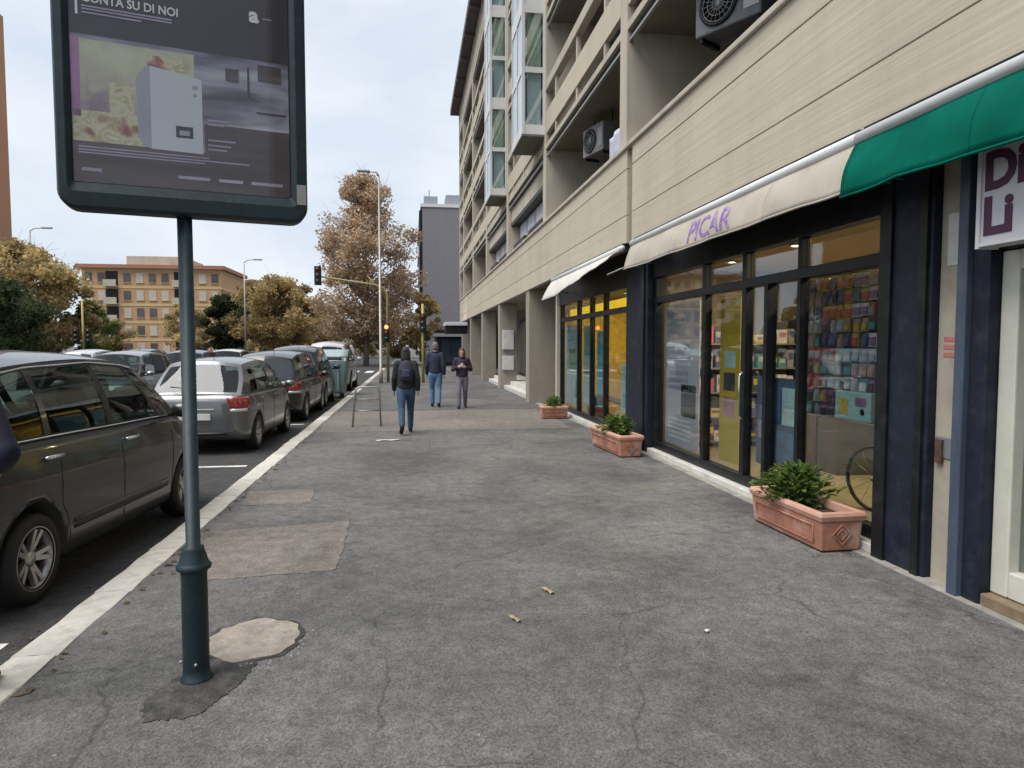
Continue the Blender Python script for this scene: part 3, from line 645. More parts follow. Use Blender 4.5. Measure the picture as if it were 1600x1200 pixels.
shelf_unit(7.3, 6.1, 0, 1.7, 'shelf unit of boxed goods at the back of the shop, right bay'); shelf_unit(7.3, 8.0, 0, 1.7, 'shelf unit of boxed goods at the back of the shop behind the door'); shelf_unit(7.3, 9.9, 0, 1.7, 'shelf unit of boxed goods at the back of the shop, left bay')
shelf_unit(5.4, 10.7, R(90), 1.9, 'shelf unit of boxed goods against the shop side wall near the glass'); shelf_unit(6.3, 13.2, 0, 1.9, 'shelf unit of boxed goods inside the farther shop')
ct = thing('shop_counter', 'ochre topped counter inside the shop behind the door', 'counter', (5.7, 8.9, .03))
MB().box(-.3, .3, -.9, .9, 0, .95).build('base', mat('counter_panel', (.10, .09, .09), .6), ct, bevel=.01); MB().box(-.34, .34, -.95, .95, .95, 1.0).build('top', m_ochre, ct, bevel=.01)
# bicycle inside
def bicycle(loc, rz, label):
    t = thing('bicycle', label, 'bicycle', loc, rz); mf = mat('dark_green_frame', (.03, .06, .045), .4)
    for y in (-.5, .5):
        wM = Matrix.Translation((0, y, .33)) @ Matrix.Rotation(R(90), 4, 'Y')
        w_ = MB().tube([wM @ Vector((.32 * cos(q * pi / 18), .32 * sin(q * pi / 18), 0)) for q in range(36)], .019, 8, closed=True).build('tyre', m_black, t)
        s_ = MB()
        for q in range(12): s_.tube([wM @ Vector((0, 0, .02 * (-1) ** q)), wM @ Vector((.31 * cos(q * pi / 6), .31 * sin(q * pi / 6), 0))], .0025, 4)
        s_.tube([wM @ Vector((0, 0, -.04)), wM @ Vector((0, 0, .04))], .02, 8); s_.build('spokes', m_grey, t)
    MB().tube([(0, -.5, .33), (0, -.05, .30), (0, .34, .72), (0, -.18, .74), (0, -.05, .30)], .016, 8).tube([(0, -.18, .74), (0, -.5, .33)], .012, 8).tube([(0, -.19, .74), (0, -.22, .88)], .014, 8).tube([(0, .34, .72), (0, .33, .85)], .018, 8).build('frame', mf, t)
    MB().tube([(0, .345, .70), (0, .40, .58), (0, .5, .33)], .016, 8).build('fork', mf, t)
    MB().tube([(-.28, .25, .95), (-.15, .32, .97), (0, .33, .86), (.15, .32, .97), (.28, .25, .95)], .012, 8).build('handlebar', m_grey, t)
    MB().tube([(0, -.36, .89), (0, -.22, .90), (0, -.08, .90)], [.065, .06, .02], 10, ry=[.025, .025, .015]).build('saddle', m_black, t)
    MB().lathe([(.001, -.006), (.09, -.006), (.09, .006), (.001, .006)], 20, 0, Matrix.Translation((.05, -.05, .30)) @ Matrix.Rotation(R(90), 4, 'Y')).tube([(.06, -.05, .3), (.07, .02, .16)], .01, 6).build('crank', m_grey, t)
bicycle((4.72, 5.72, .03), R(14), 'dark green bicycle standing inside the shop below the rack')
# banners and posters behind the glass
def poster(name, label, y0, y1, z0, z1, x, col, rows, accent, fold=False, cat='poster', seed=1):
    t = thing(name, label, cat, (x, (y0 + y1) / 2, z0)); w_ = y1 - y0; h_ = z1 - z0; q = random.Random(seed)
    MB().box(0, .012, -w_ / 2, w_ / 2, 0, h_).build('sheet', mat('sheet', col, .6, var=.12, scale=2.5), t)
    for (a, b, c_, d, m_) in rows:
        MB().box(-.003, -.0005, -w_ / 2 + w_ * a, -w_ / 2 + w_ * b, h_ * c_, h_ * d).build('printed_area', m_, t)
    return t
mw = mat('print_white', (.78, .78, .80), .6); mlil = mat('print_lilac', (.40, .36, .50), .6, var=.2, scale=5); mdk = mat('print_dark', (.05, .05, .07), .6)
mtq = mat('print_teal', (.14, .52, .57), .6, var=.3, scale=3); mcy = mat('print_cyan', (.04, .46, .62), .6, var=.25, scale=3); mpale = mat('print_pale', (.48, .70, .69), .6, var=.25, scale=4); mgrn = mat('print_green', (.20, .42, .24), .6, var=.4, scale=5); mpink = mat('print_pink', (.55, .25, .30), .6, var=.3, scale=6); mblue = mat('print_blue', (.10, .20, .34), .6, var=.5, scale=5); mye = mat('print_yellow', (.58, .42, .05), .6, var=.2)
rows = [(.3, .75, .90, .925, mw), (.35, .7, .86, .875, mw)] + [(.25, .9, .72 - i * .05, .745 - i * .05, mw) for i in range(4)] + [(.3, .85, .50 - i * .05, .53 - i * .05, mlil) for i in range(3)] + [(.08, .5, .22, .44, mdk)] + [(.2, .9, .18 - i * .032, .195 - i * .032, mw) for i in range(5)]
poster('shop_banner', 'tall grey lilac banner with rows of white lines behind the shop glass', 8.95, 10.2, .2, 2.32, 3.93, (.56, .54, .62), rows, None, cat='banner')
poster('ochre_panel', 'ochre yellow panel with small pictures beside the grey banner', 7.95, 8.5, .2, 2.3, 4.02, (.66, .44, .02), [(.2, .75, .58, .68, mpale), (.22, .78, .44, .55, mdk), (.2, .8, .28, .40, mpink)], None, cat='panel')
poster('shop_poster', 'dark blue poster low in the glass door', 6.45, 7.36, .35, 1.35, 3.94, (.09, .15, .24), [(.05, .4, .5, .9, mpale), (.45, .9, .55, .95, mblue), (.1, .55, .1, .42, mblue), (.6, .95, .3, .5, mlil)], None)
poster('teal_poster', 'pale teal poster at the far end of the farther shop window', 15.6, 17.15, .25, 2.2, 3.93, (.50, .68, .70), [(.1, .6, .15, .45, mpale), (.3, .8, .45, .7, mgrn), (.05, .35, .1, .3, mdk), (.1, .9, .8, .95, mtq)], None)
poster('teal_poster', 'green and white poster beside the dark mullion of the farther shop', 14.42, 15.36, .3, 2.15, 3.93, (.45, .62, .56), [(.1, .9, .05, .35, mpale), (.1, .9, .42, .46, mdk), (.2, .8, .6, .9, mtq)], None)
poster('cyan_poster', 'bright cyan poster in the middle of the farther shop window', 13.35, 14.2, .4, 2.0, 3.93, (.06, .52, .68), [(.1, .9, .05, .18, mpink), (.1, .9, .45, .75, mcy), (.15, .8, .82, .96, mpale)], None)
poster('teal_poster', 'small pale poster low beside the navy pillar', 11.7, 12.5, .45, 1.35, 3.93, (.52, .72, .72), [(.15, .85, .1, .4, mtq), (.2, .8, .5, .85, mpale)], None)
poster('wall_display', 'yellow wall of goods inside the farther shop', 11.8, 15.6, .5, 2.2, 5.9, (.50, .36, .04), [(.05, .2, .3, .7, mdk), (.3, .45, .2, .6, mpink), (.55, .7, .4, .9, mgrn), (.8, .95, .1, .5, mw)], None, cat='display')
t = thing('yellow_lightbox', 'lit yellow band above the farther shop window', 'light box', (4.02, 14.4, 2.42))
MB().box(0, .08, -2.7, 2.7, 0, .2).build('casing', m_dark, t); MB().box(-.012, -.001, -2.68, 2.68, .015, .185).build('diffuser', emit('yellow_glow', (1, .62, .03), .9), t)
t = thing('goods_shelf', 'low dark shelf of boxed goods in the farther shop window', 'shelf', (4.35, 14.2, .03))
MB().box(0, .35, -2.2, 2.2, 0, .05).box(0, .35, -2.2, 2.2, .42, .46).box(0, .35, -2.2, -2.15, 0, .45).box(0, .35, 2.15, 2.2, 0, .45).build('frame', m_dark, t)

# pilaster and frame to the right, third shop
pl = thing('pilaster', 'narrow beige pilaster between the two dark shutter posts', 'pilaster', (3.85, 4.27, 0))
S('shaft', MB().box(3.745, 3.95, 4.13, 4.418, 0, 3.33), mat('beige_plaster', (.40, .36, .285), .8, var=.12, scale=3, dirt=((.25, .22, .18), .6, 4)), pl, bevel=.006)
S('lock_plate', MB().box(3.735, 3.744, 4.16, 4.40, .90, 1.05), m_grey, pl, bevel=.004); S('lock', MB().box(3.715, 3.734, 4.32, 4.38, .86, 1.03), mat('rust', (.12, .07, .05), .8, .3, var=.4, scale=30), pl)
S('small_plate', MB().box(3.739, 3.744, 4.19, 4.35, 2.26, 2.62), m_trimwhite, pl)
mred = mat('faded_red', (.5, .16, .15), .7)
for k in range(3): S('stencil_bar', MB().box(3.741, 3.7435, 4.22, 4.36, 1.62 + k * .055, 1.65 + k * .055), mred, pl)
t = thing('round_sticker', 'small red sticker on the dark post by the shop glass', 'sticker', (3.79, 5.02, 1.78))
S('disc', MB().box(3.784, 3.788, 4.99, 5.05, 1.74, 1.86), mred, t); S('label_strip', MB().box(3.783, 3.7835, 4.995, 5.045, 1.66, 1.735), m_signwhite, t)
sf3 = thing('shopfront', 'third shopfront at the right edge with a pale door frame', 'shopfront', (3.8, 3, 0))
S('shutter_post', MB().box(3.62, 3.95, 4.045, 4.128, 0, 3.33), m_navy2, sf3, bevel=.008)
S('shutter_post', MB().box(3.66, 3.95, 3.90, 4.04, 0, 3.33), m_navy, sf3, bevel=.008)
S('door_frame', MB().box(3.74, 3.90, 3.765, 3.895, .09, 2.30), mat('cream_aluminium', (.58, .57, .49), .5, var=.08), sf3, bevel=.01)
S('door_frame', MB().box(3.745, 3.90, -1.0, 3.765, .09, .26), bpy.data.materials['cream_aluminium'], sf3, bevel=.01)
S('door_frame', MB().box(3.745, 3.90, -1.0, 3.765, 2.18, 2.30), bpy.data.materials['cream_aluminium'], sf3)
S('door_frame', MB().box(3.74, 3.90, 2.4, 2.55, .26, 2.18), bpy.data.materials['cream_aluminium'], sf3)
S('pane', MB().box(3.82, 3.83, 2.55, 3.765, .26, 2.18), m_glass, sf3); S('pane', MB().box(3.82, 3.83, -1, 2.4, .26, 2.18), m_glass, sf3)
S('curtain', MB().grid(lambda u, v: (3.98 + .03 * sin(v * 60), 2.4 + v * 1.4, .2 + u * 2.0), 2, 60), mat('grey_green_curtain', (.13, .16, .145), .9, var=.1), sf3)
S('threshold', MB().box(3.668, 3.95, -1.0, 3.895, 0, .085), mat('brown_step', (.20, .145, .09), .8, var=.3, scale=6, dirt=((.4, .36, .3), .6, 5)), sf3, bevel=.01)
S('head', MB().box(3.74, 3.95, -2, 4.04, 2.31, 3.33), m_dark, sf3)
S('wall', MB().box(3.745, 4.0, -8, -1.0, 0, 3.33), m_pier, sf3); S('back', MB().box(5.5, 5.6, -2, 4.1, 0, 3.3), m_wall_in, sf3)
S('wood_panel', MB().box(4.05, 4.1, 2.4, 3.7, 1.8, 2.18), mat('orange_wood', (.30, .12, .04), .6, var=.3), sf3)
# the white sign
sg = thing('shop_sign', 'white rectangular shop sign with big plum lettering at the right edge', 'sign', (3.58, 3.0, 2.33))
S('panel', MB().box(3.50, 3.62, 2.0, 3.815, 2.33, 2.93), m_signwhite, sg, bevel=.004)
S('rim', MB().box(3.488, 3.63, 3.812, 3.84, 2.30, 2.955).box(3.488, 3.63, 1.98, 3.811, 2.31, 2.33).box(3.488, 3.63, 1.98, 3.811, 2.93, 2.95), m_whitemetal, sg)
S('bracket', MB().box(3.62, 3.745, 3.3, 3.35, 2.8, 2.84), m_dark, sg); S('bracket', MB().box(3.62, 3.745, 2.3, 2.35, 2.8, 2.84), m_dark, sg)
off = -Vector(sg.location)
AX = ((0, -1, 0), (0, 0, 1), (-1, 0, 0))
for body, zz in (('Di', 2.655), ('Li', 2.385)):
    o = text('lettering', body, .31, m_plum, sg, axes((3.497, 3.80, zz), *AX), offset=.012, depth=.002); o.location = off

# ------------------------------------------------------------------ awnings
def awning(label, y0, y1, m_c, drop, seed, tube_m=m_whitemetal, letter=None, front=3.21, zf=2.85, puff=.02):
    t = thing('awning', label, 'awning', (3.32, (y0 + y1) / 2, 3.25)); o_ = -Vector(t.location)
    a = MB().tube([(3.34, y0, 3.25), (3.34, y1, 3.25)], .05, 14).build('roller_cassette', tube_m, t); a.location = o_
    a = MB().box(3.36, 3.5, y0 + .02, y1 - .02, 3.27, 3.33).build('wall_bar', m_dark, t); a.location = o_
    q = random.Random(seed); ph = [q.uniform(0, 6) for _ in range(4)]
    def fn(u, v):
        y = y0 + (y1 - y0) * v; d = drop(v)
        x = 3.325 + (front - 3.325) * u - .05 * sin(pi * u) * .5 + .008 * sin(v * 17 + ph[0]) * u + puff * .5 * sin(v * (y1 - y0) * 5.1 + ph[1] + u * 2) * sin(pi * u) + puff * .3 * sin(v * (y1 - y0) * 11 + ph[3] - u * 3) * u
        z = 3.225 + (zf - 3.225) * u * d + .006 * sin(v * 23 + ph[2]) * u
        return (x, y, z)
    a = MB().grid(fn, 8, 90).build('canvas', m_c, t, solid=.004); a.location = o_
    for k_ in range(1, int((y1 - y0) / 1.15) + 1):
        vk = k_ * 1.15 / (y1 - y0); a = MB().tube([Vector(fn(q_ / 8, vk)) + Vector((-.003, 0, 0)) for q_ in range(9)], .0045, 5).build('canvas_seam', m_c, t); a.location = o_
    # hem
    a = MB().tube([Vector(fn(1, v / 30)) for v in range(31)], .010, 6).build('hem', m_c, t); a.location = o_
    for y in (y0 + .05, y1 - .05):
        a = MB().tube([(3.72, y, 2.95), (3.45, y, 2.98), (front + .03, y, zf + .03)], .014, 6).build('arm', m_grey, t); a.location = o_
    if letter:
        o = text('lettering', letter, .36, m_purple, t, Matrix.Identity(4), offset=.005, depth=.0, sx=1.10); ln = math.hypot(front - 3.325, zf - 3.225)
        bm = bmesh.new(); bm.from_mesh(o.data); bmesh.ops.subdivide_edges(bm, edges=[e for e in bm.edges if e.calc_length() > .03], cuts=3); bmesh.ops.triangulate(bm, faces=bm.faces)
        for v_ in bm.verts:
            u_ = 1 - (.06 + v_.co.y) / ln; y_ = 7.74 - (v_.co.x - .12 * v_.co.y); q_ = Vector(fn(u_, (y_ - y0) / (y1 - y0)))
            v_.co = q_ + Vector((-.0065, 0, .0015))
        bm.to_mesh(o.data); bm.free(); o.location = o_
    return t
awning('beige shop awning with faded purple lettering above the first shop', 4.80, 10.12, m_canvas, lambda v: 1.0, 1, letter='PICAR')
awning('dark green canvas awning at the right edge', -1.0, 4.785, m_green, lambda v: 1.10 + .012 * sin(v * 55) + .02 * sin(v * 19), 2, zf=2.85, puff=.035)
awning('farther pale awning with a stained drooping canvas', 10.62, 16.05, m_canvas_w, lambda v: .38 + .67 * min(1, v / .75), 3, front=3.08, zf=2.80)

# ------------------------------------------------------------------ planters
def shrub(parent, r, h, n, seed, z0):
    q = random.Random(seed); b = MB(); s = MB()
    for k in range(9):
        a = q.uniform(0, 2 * pi); d = q.uniform(.2, 1) * r; tip = Vector((d * cos(a), d * sin(a) * .8, z0 + h * q.uniform(.6, 1)))
        s.tube([(d * .15 * cos(a), d * .15 * sin(a), z0), (tip.x * .6, tip.y * .6, z0 + (tip.z - z0) * .6), tuple(tip)], [.006, .005, .002], 5)
    for k in range(n):
        a = q.uniform(0, 2 * pi); e = q.random() ** .5; zz = q.random()
        rr_ = r * (.35 + .75 * sin(pi * (.15 + .75 * zz))) * e * q.uniform(.7, 1.15) * (1 + .28 * sin(3 * a + seed) + .15 * sin(7 * a))
        p = Vector((rr_ * cos(a), rr_ * sin(a) * .85, z0 + h * zz)); l_ = q.uniform(.035, .10); w_ = l_ * q.uniform(.24, .36)
        d = Vector((cos(a) * q.uniform(.3, 1), sin(a) * q.uniform(.3, 1), q.uniform(-.3, .9))).normalized(); sd_ = d.cross(Vector((q.uniform(-.4, .4), q.uniform(-.4, .4), 1))).normalized(); nn = sd_.cross(d) * l_ * .12
        b.add([p, p + d * l_ * .5 + sd_ * w_ + nn, p + d * l_, p + d * l_ * .5 - sd_ * w_ + nn], [(0, 1, 2), (0, 2, 3)])
    s.build('stem', m_bark, parent); b.build('foliage', m_leaf, parent)
def planter(x, y, rz, L_, W_, H_, label, plabel, seed, sr=.24, sh=.33, n=900, sy=0):
    t = thing('planter', label, 'planter', (x, y, 0), rz)
    k = .86; T = .03
    def box_ring(wx, wy, z): return [(-wx, -wy, z), (wx, -wy, z), (wx, wy, z), (-wx, wy, z)]
    rings = [box_ring(W_ / 2 * k, L_ / 2 * .95, .012), box_ring(W_ / 2 * .95, L_ / 2 * .985, H_ - .07), box_ring(W_ / 2 - T - .01, L_ / 2 - T - .01, H_ - .07), box_ring(W_ / 2 * k - T, L_ / 2 * .95 - T, .05)]
    v = [p for r_ in rings for p in r_]; f = [(3, 2, 1, 0)]
    for i in range(3):
        for j in range(4): f.append((i * 4 + j, i * 4 + (j + 1) % 4, i * 4 + 4 + (j + 1) % 4, i * 4 + 4 + j))
    f.append((12, 13, 14, 15))
    MB().add(v, f).build('trough', m_terra, t, bevel=.012)
    rim = [box_ring(W_ / 2, L_ / 2, H_ - .075), box_ring(W_ / 2 + .012, L_ / 2 + .012, H_ - .03), box_ring(W_ / 2, L_ / 2, H_), box_ring(W_ / 2 - .045, L_ / 2 - .045, H_), box_ring(W_ / 2 - .05, L_ / 2 - .05, H_ - .075)]
    v = [p for r_ in rim for p in r_]; f = []
    for i in range(5):
        for j in range(4): f.append((i * 4 + j, i * 4 + (j + 1) % 4, (i + 1) % 5 * 4 + (j + 1) % 4, (i + 1) % 5 * 4 + j))
    MB().add(v, f).build('rim', m_terrarim, t, bevel=.008)
    # raised diamond on each end, panel lines on long sides
    dm = MB(); yy = -L_ / 2 * .975 - .004; hz = H_ * .45
    dm.tube([(0, yy, hz - .085), (.085, yy, hz), (0, yy, hz + .085), (-.085, yy, hz)], .007, 6, closed=True).tube([(0, yy, hz - .045), (.045, yy, hz), (0, yy, hz + .045), (-.045, yy, hz)], .006, 6, closed=True)
    dm.build('relief_diamond', m_terra, t)
    pn = MB(); xx = -W_ / 2 * .915 - .004
    pn.tube([(xx, -L_ * .4, .07), (xx, L_ * .4, .07), (xx - .012, L_ * .4, H_ - .12), (xx - .012, -L_ * .4, H_ - .12)], .006, 6, closed=True); pn.build('relief_panel', m_terra, t)
    MB().grid(lambda u, v: ((u - .5) * (W_ - .1), (v - .5) * (L_ - .1), H_ - .085 + .012 * sin(u * 9 + v * 20)), 8, 20).build('soil', m_soil, t)
    p = thing('potted_shrub', plabel, 'plant', (x, y, H_ - .085), rz)
    p.location = (x - sin(rz) * sy, y + cos(rz) * sy, H_ - .085)
    shrub(p, sr, sh, n, seed, 0)
planter(3.47, 5.62, R(1.5), 1.12, .40, .335, 'long terracotta trough nearest the camera below the shop glass', 'leafy green shrub in the nearest terracotta trough', 11, .25, .34, 1000, .12)
planter(3.25, 10.62, R(3), 1.45, .38, .34, 'terracotta trough in front of the navy pillar', 'small dark green shrub in the trough by the navy pillar', 12, .22, .30, 800, -.1)
planter(3.28, 15.6, R(90), .62, .36, .30, 'small terracotta trough farthest along the shop wall', 'little green shrub in the farthest small trough', 13, .18, .26, 500, 0)

# ------------------------------------------------------------------ advertising panel on its pole
ad = thing('advertising_panel', 'dark teal poster panel with rounded corners on a single pole', 'advertising panel', (-1.1, 3.6, 0), R(15))
MB().lathe([(.078, 0), (.078, .012), (.066, .02), (.0635, .06), (.062, .545), (.064, .55), (.064, .565), (.082, .575), (.084, .592), (.074, .603), (.070, .61), (.060, .645), (.050, .672), (.050, .685), (.0345, .69), (.0345, 2.40)], 36).build('pole', m_teal, ad)
for a in (0, pi / 2, pi, 3 * pi / 2): MB().lathe([(.009, 0), (.009, .012), (.004, .016)], 6, 0, Matrix.Translation((.062 * cos(a), .062 * sin(a), .10)) @ Matrix.Rotation(R(90), 4, 'Y') @ Matrix.Rotation(-a, 4, 'X')).build('bolt', m_grey, ad)
def rrect(x0, x1, z0, z1, r, n=6):
    o = []
    for cx, cz, a0 in ((x1 - r, z1 - r, 0), (x0 + r, z1 - r, 90), (x0 + r, z0 + r, 180), (x1 - r, z0 + r, 270)):
        for k in range(n + 1): a = R(a0 + 90 * k / n); o.append((cx + r * cos(a), cz + r * sin(a)))
    return o
rings = [(rrect(-.515, .575, 2.335, 4.1, .075), .075), (rrect(-.52, .58, 2.33, 4.105, .08), .05), (rrect(-.52, .58, 2.33, 4.105, .08), -.05), (rrect(-.510, .570, 2.34, 4.095, .07), -.072), (rrect(-.475, .525, 2.405, 4.04, .03), -.078), (rrect(-.455, .50, 2.45, 4.0, .012), -.060), (rrect(-.452, .497, 2.453, 3.997, .01), -.040)]
b = MB(); vs_ = []; n_ = len(rings[0][0])
for r_, y in rings: vs_ += [(x, y, z) for x, z in r_]
fs_ = [tuple(range(n_))] + [(i * n_ + j, i * n_ + (j + 1) % n_, (i + 1) * n_ + (j + 1) % n_, (i + 1) * n_ + j) for i in range(len(rings) - 1) for j in range(n_)]
fr = b.add(vs_, fs_, 0, False).build('frame', m_teal, ad, bevel=.003, seg=1, clean=True)
MB().box(.525, .57, -.079, -.074, 2.42, 2.52).build('frame_latch', m_grey, fr)
post = MB().box(-.452, .497, -.048, -.041, 2.453, 3.997).build('poster', mat('poster_base', (.034, .027, .042), .4, var=.25, scale=1.2), ad)
PY_ = -.0485
def pr_box(x0, x1, z0, z1, m, k=0): return MB().quad((x0, PY_ - k * .0004, z0), (x1, PY_ - k * .0004, z0), (x1, PY_ - k * .0004, z1), (x0, PY_ - k * .0004, z1)).build('printed_area', m, post)
def photo_mat(name, cols, scale, stretch=(1, 1, 1)):
    m = bpy.data.materials.new(name); m.use_nodes = True; t = m.node_tree; n = t.nodes; l = t.links; bb = n['Principled BSDF']; bb.inputs['Roughness'].default_value = .35
    c_ = n.new('ShaderNodeTexCoord'); mp_ = n.new('ShaderNodeMapping'); mp_.inputs['Scale'].default_value = stretch; l.new(c_.outputs['Object'], mp_.inputs[0])
    z = n.new('ShaderNodeTexNoise'); z.inputs['Scale'].default_value = scale; z.inputs['Detail'].default_value = 5; z.inputs['Distortion'].default_value = .4; l.new(mp_.outputs[0], z.inputs['Vector'])
    rp = n.new('ShaderNodeValToRGB'); e = rp.color_ramp.elements
    for i, c2 in enumerate(cols):
        p = .3 + .4 * i / (len(cols) - 1); q = e[0] if i == 0 else (e[-1] if i == len(cols) - 1 else e.new(p)); q.position = p; q.color = tuple(c2) + (1,)
    l.new(z.outputs['Fac'], rp.inputs[0]); l.new(rp.outputs[0], bb.inputs['Base Color']); return m
ph1 = photo_mat('photo_salad', [(.10, .06, .05), (.34, .15, .13), (.46, .40, .24), (.62, .60, .46), (.40, .42, .20), (.66, .64, .55)], 13)
ph2 = photo_mat('photo_kitchen', [(.08, .07, .10), (.20, .19, .26), (.34, .34, .42), (.50, .53, .60)], 4.0, (.6, 1, 3))
ph3 = photo_mat('photo_cream', [(.26, .20, .26), (.42, .40, .34), (.52, .54, .40), (.60, .60, .52)], 6)
ph4 = photo_mat('photo_table', [(.035, .028, .036), (.07, .055, .065), (.12, .09, .10)], 3, (.5, 1, 4))
pr_box(-.450, .495, 2.62, 3.12, ph2, 1); pr_box(-.450, .06, 2.66, 3.10, ph3, 2); pr_box(-.450, -.415, 2.75, 3.11, mat('print_magenta', (.42, .20, .42), .4, var=.2), 3)
pr_box(-.448, .05, 2.62, 2.78, ph1, 3); pr_box(-.14, .02, 2.98, 3.07, ph1, 4); pr_box(-.30, -.20, 2.78, 2.92, ph1, 4)
pr_box(-.450, .495, 2.455, 2.64, ph4, 5); pr_box(.10, .495, 2.62, 2.78, ph4, 3)
# printed boiler
mboil = mat('print_boiler', (.56, .60, .68), .4, var=.05, scale=1.5); mboil2 = mat('print_boiler_side', (.36, .37, .47), .4, var=.1)
def pr_poly(pts, m, k): return MB().poly([(x, PY_ - k * .0004, z) for x, z in pts]).build('printed_appliance', m, post)
pr_poly([(-.185, 2.68), (-.16, 2.645), (-.13, 2.635), (-.13, 3.02), (-.165, 3.0), (-.19, 2.95)], mboil2, 7)
pr_poly([(-.13, 2.635), (.093, 2.632), (.093, 2.985), (.02, 3.0), (-.06, 3.01), (-.13, 3.02)], mboil, 7)
pr_box(-.025, .05, 2.70, 2.755, mdk, 8); pr_box(-.01, .035, 2.712, 2.735, mlil, 9); pr_box(.05, .075, 2.935, 2.955, mlil, 8); pr_box(.055, .07, 2.90, 2.915, mlil, 8)
pr_box(.30, .31, 2.93, 3.08, mdk, 8); pr_box(.20, .26, 3.0, 3.06, ph4, 8); pr_box(.35, .46, 3.02, 3.10, ph4, 8); pr_box(.34, .48, 2.86, 2.868, mdk, 8)
for z_, a_, b_ in ((2.795, .115, .21), (2.775, .115, .19), (2.70, .115, .24), (2.675, .115, .22), (2.655, .115, .20)): pr_box(a_, b_, z_, z_ + .008, mlil, 8)
for z_, b_ in ((2.612, .12), (2.598, .30), (2.585, .10)): pr_box(-.43, b_, z_, z_ + .006, mlil, 8)
for a_, b_ in ((-.42, -.34), (-.02, .12), (.16, .27), (.31, .46)): pr_box(a_, b_, 2.505, 2.52, mlil, 8)
AX2 = ((1, 0, 0), (0, 0, 1), (0, -1, 0))
text('headline', 'CONTA SU DI NOI', .055, mw, post, axes((-.40, PY_ - .004, 3.266), *AX2), offset=.001, depth=.0005, sx=.86)
pr_box(-.425, -.415, 3.205, 3.30, mw, 8)
for z_, b_ in ((3.243, -.03), (3.230, -.03), (3.214, -.16)): pr_box(-.40, b_, z_, z_ + .007, mlil, 8)
text('logo_letter', 'a', .10, mw, post, axes((.315, PY_ - .004, 3.305), *AX2), offset=.004, depth=.0005); pr_box(.375, .42, 3.325, 3.33, mlil, 8)
MB().box(-.452, .497, -.0585, -.0560, 2.453, 3.997).build('cover_pane', glass('poster_cover', (.96, .96, .96), 1.4, .02, .6), ad)

# ------------------------------------------------------------------ street furniture
m_yel = mat('ochre_pole_paint', (.30, .26, .10), .5, var=.2, scale=6); m_lamp = mat('lamp_post_grey', (.38, .36, .33), .5, .3, var=.1)
lp = thing('street_lamp', 'tall slim street lamp rising beside the kerb in front of the big tree', 'street lamp', (-1.38, 31.5, 0))
MB().tube([(0, 0, 0), (0, 0, .6), (0, 0, .62), (0, 0, 9.3)], [.085, .085, .06, .035], 14).build('pole', m_lamp, lp); MB().tube([(0, 0, 9.25), (-.1, 0, 9.42), (-.5, 0, 9.45)], [.04, .035, .03], 10).build('arm', m_lamp, lp)
MB().box(-.95, -.4, -.12, .12, 9.41, 9.5).build('lamp_head', m_lamp, lp, bevel=.03)
def signal(parent, M, lit=None, back=False):
    b = MB(); b.box(-.15, .15, -.1, .1, 0, .85, 0, M); h = b.build('signal_head', m_black, parent, bevel=.02)
    for k, (nm, c_) in enumerate((('red', (.6, .02, .01)), ('amber', (.35, .18, .01)), ('green', (.02, .22, .08)))):
        z = .70 - k * .27
        mm = emit('lit_red', (1, .09, .03), 6) if lit == nm else mat('lens_' + nm, tuple(x * .25 for x in c_), .3)
        MB().lathe([(.001, 0), (.09, 0), (.09, .02), (.001, .03)], 16, 0, M @ Matrix.Translation((0, -.1, z)) @ Matrix.Rotation(R(90), 4, 'X')).build('lens', mm, h)
        MB().tube([M @ Vector((.11 * cos(q * pi / 10), -.16, z + .11 * sin(q * pi / 10))) for q in range(0, 11)], .012, 6).build('visor', m_black, h)
sgp = thing('traffic_light', 'ochre traffic light mast with a long arm over the road', 'traffic light', (-1.08, 32.2, 0))
MB().tube([(0, 0, 0), (0, 0, 4.0), (-.15, 0, 4.35), (-.6, 0, 4.5), (-3.1, 0, 4.85)], [.07, .06, .05, .04, .035], 12).build('mast', m_yel, sgp)
MB().tube([(0, 0, 3.9), (-.9, 0, 4.9)], .02, 6).build('stay', m_yel, sgp)
signal(sgp, Matrix.Translation((-3.1, 0, 4.45)), None); signal(sgp, Matrix.Translation((-.05, -.2, 1.85)), 'red')
sp2 = thing('traffic_light', 'yellow pedestrian signal pole behind the walking people', 'traffic light', (.52, 31.5, 0))
MB().tube([(0, 0, 0), (0, 0, 3.6)], [.07, .06], 12).build('mast', mat('yellow_pole', (.38, .32, .08), .5, var=.15), sp2); signal(sp2, Matrix.Translation((0, -.16, 2.3)))
sp3 = thing('traffic_light', 'yellow signal pole across the street near the pale van', 'traffic light', (-18.0, 41, RZ))
MB().tube([(0, 0, 0), (0, 0, 4.3)], [.06, .05], 12).build('mast', bpy.data.materials['yellow_pole'], sp3); signal(sp3, Matrix.Translation((-.32, -.1, 1.9))); signal(sp3, Matrix.Translation((.32, -.1, 1.9)))
for k, (x, y, h, lb) in enumerate(((-14.2, 62, 9.0, 'slim pale lamp post in front of the rounded autumn tree'), (-27.5, 55, 10.2, 'lamp post showing above the autumn tree at the left'))):
    q = thing('street_lamp', lb, 'street lamp', (x, y, RZ)); MB().tube([(0, 0, 0), (0, 0, h)], [.09, .05], 10).build('pole', m_lamp, q); MB().tube([(0, 0, h - .05), (.3, 0, h + .15), (1.0, 0, h + .2)], .035, 8).build('arm', m_lamp, q); MB().box(.8, 1.5, -.12, .12, h + .15, h + .27).build('lamp_head', m_lamp, q, bevel=.03)
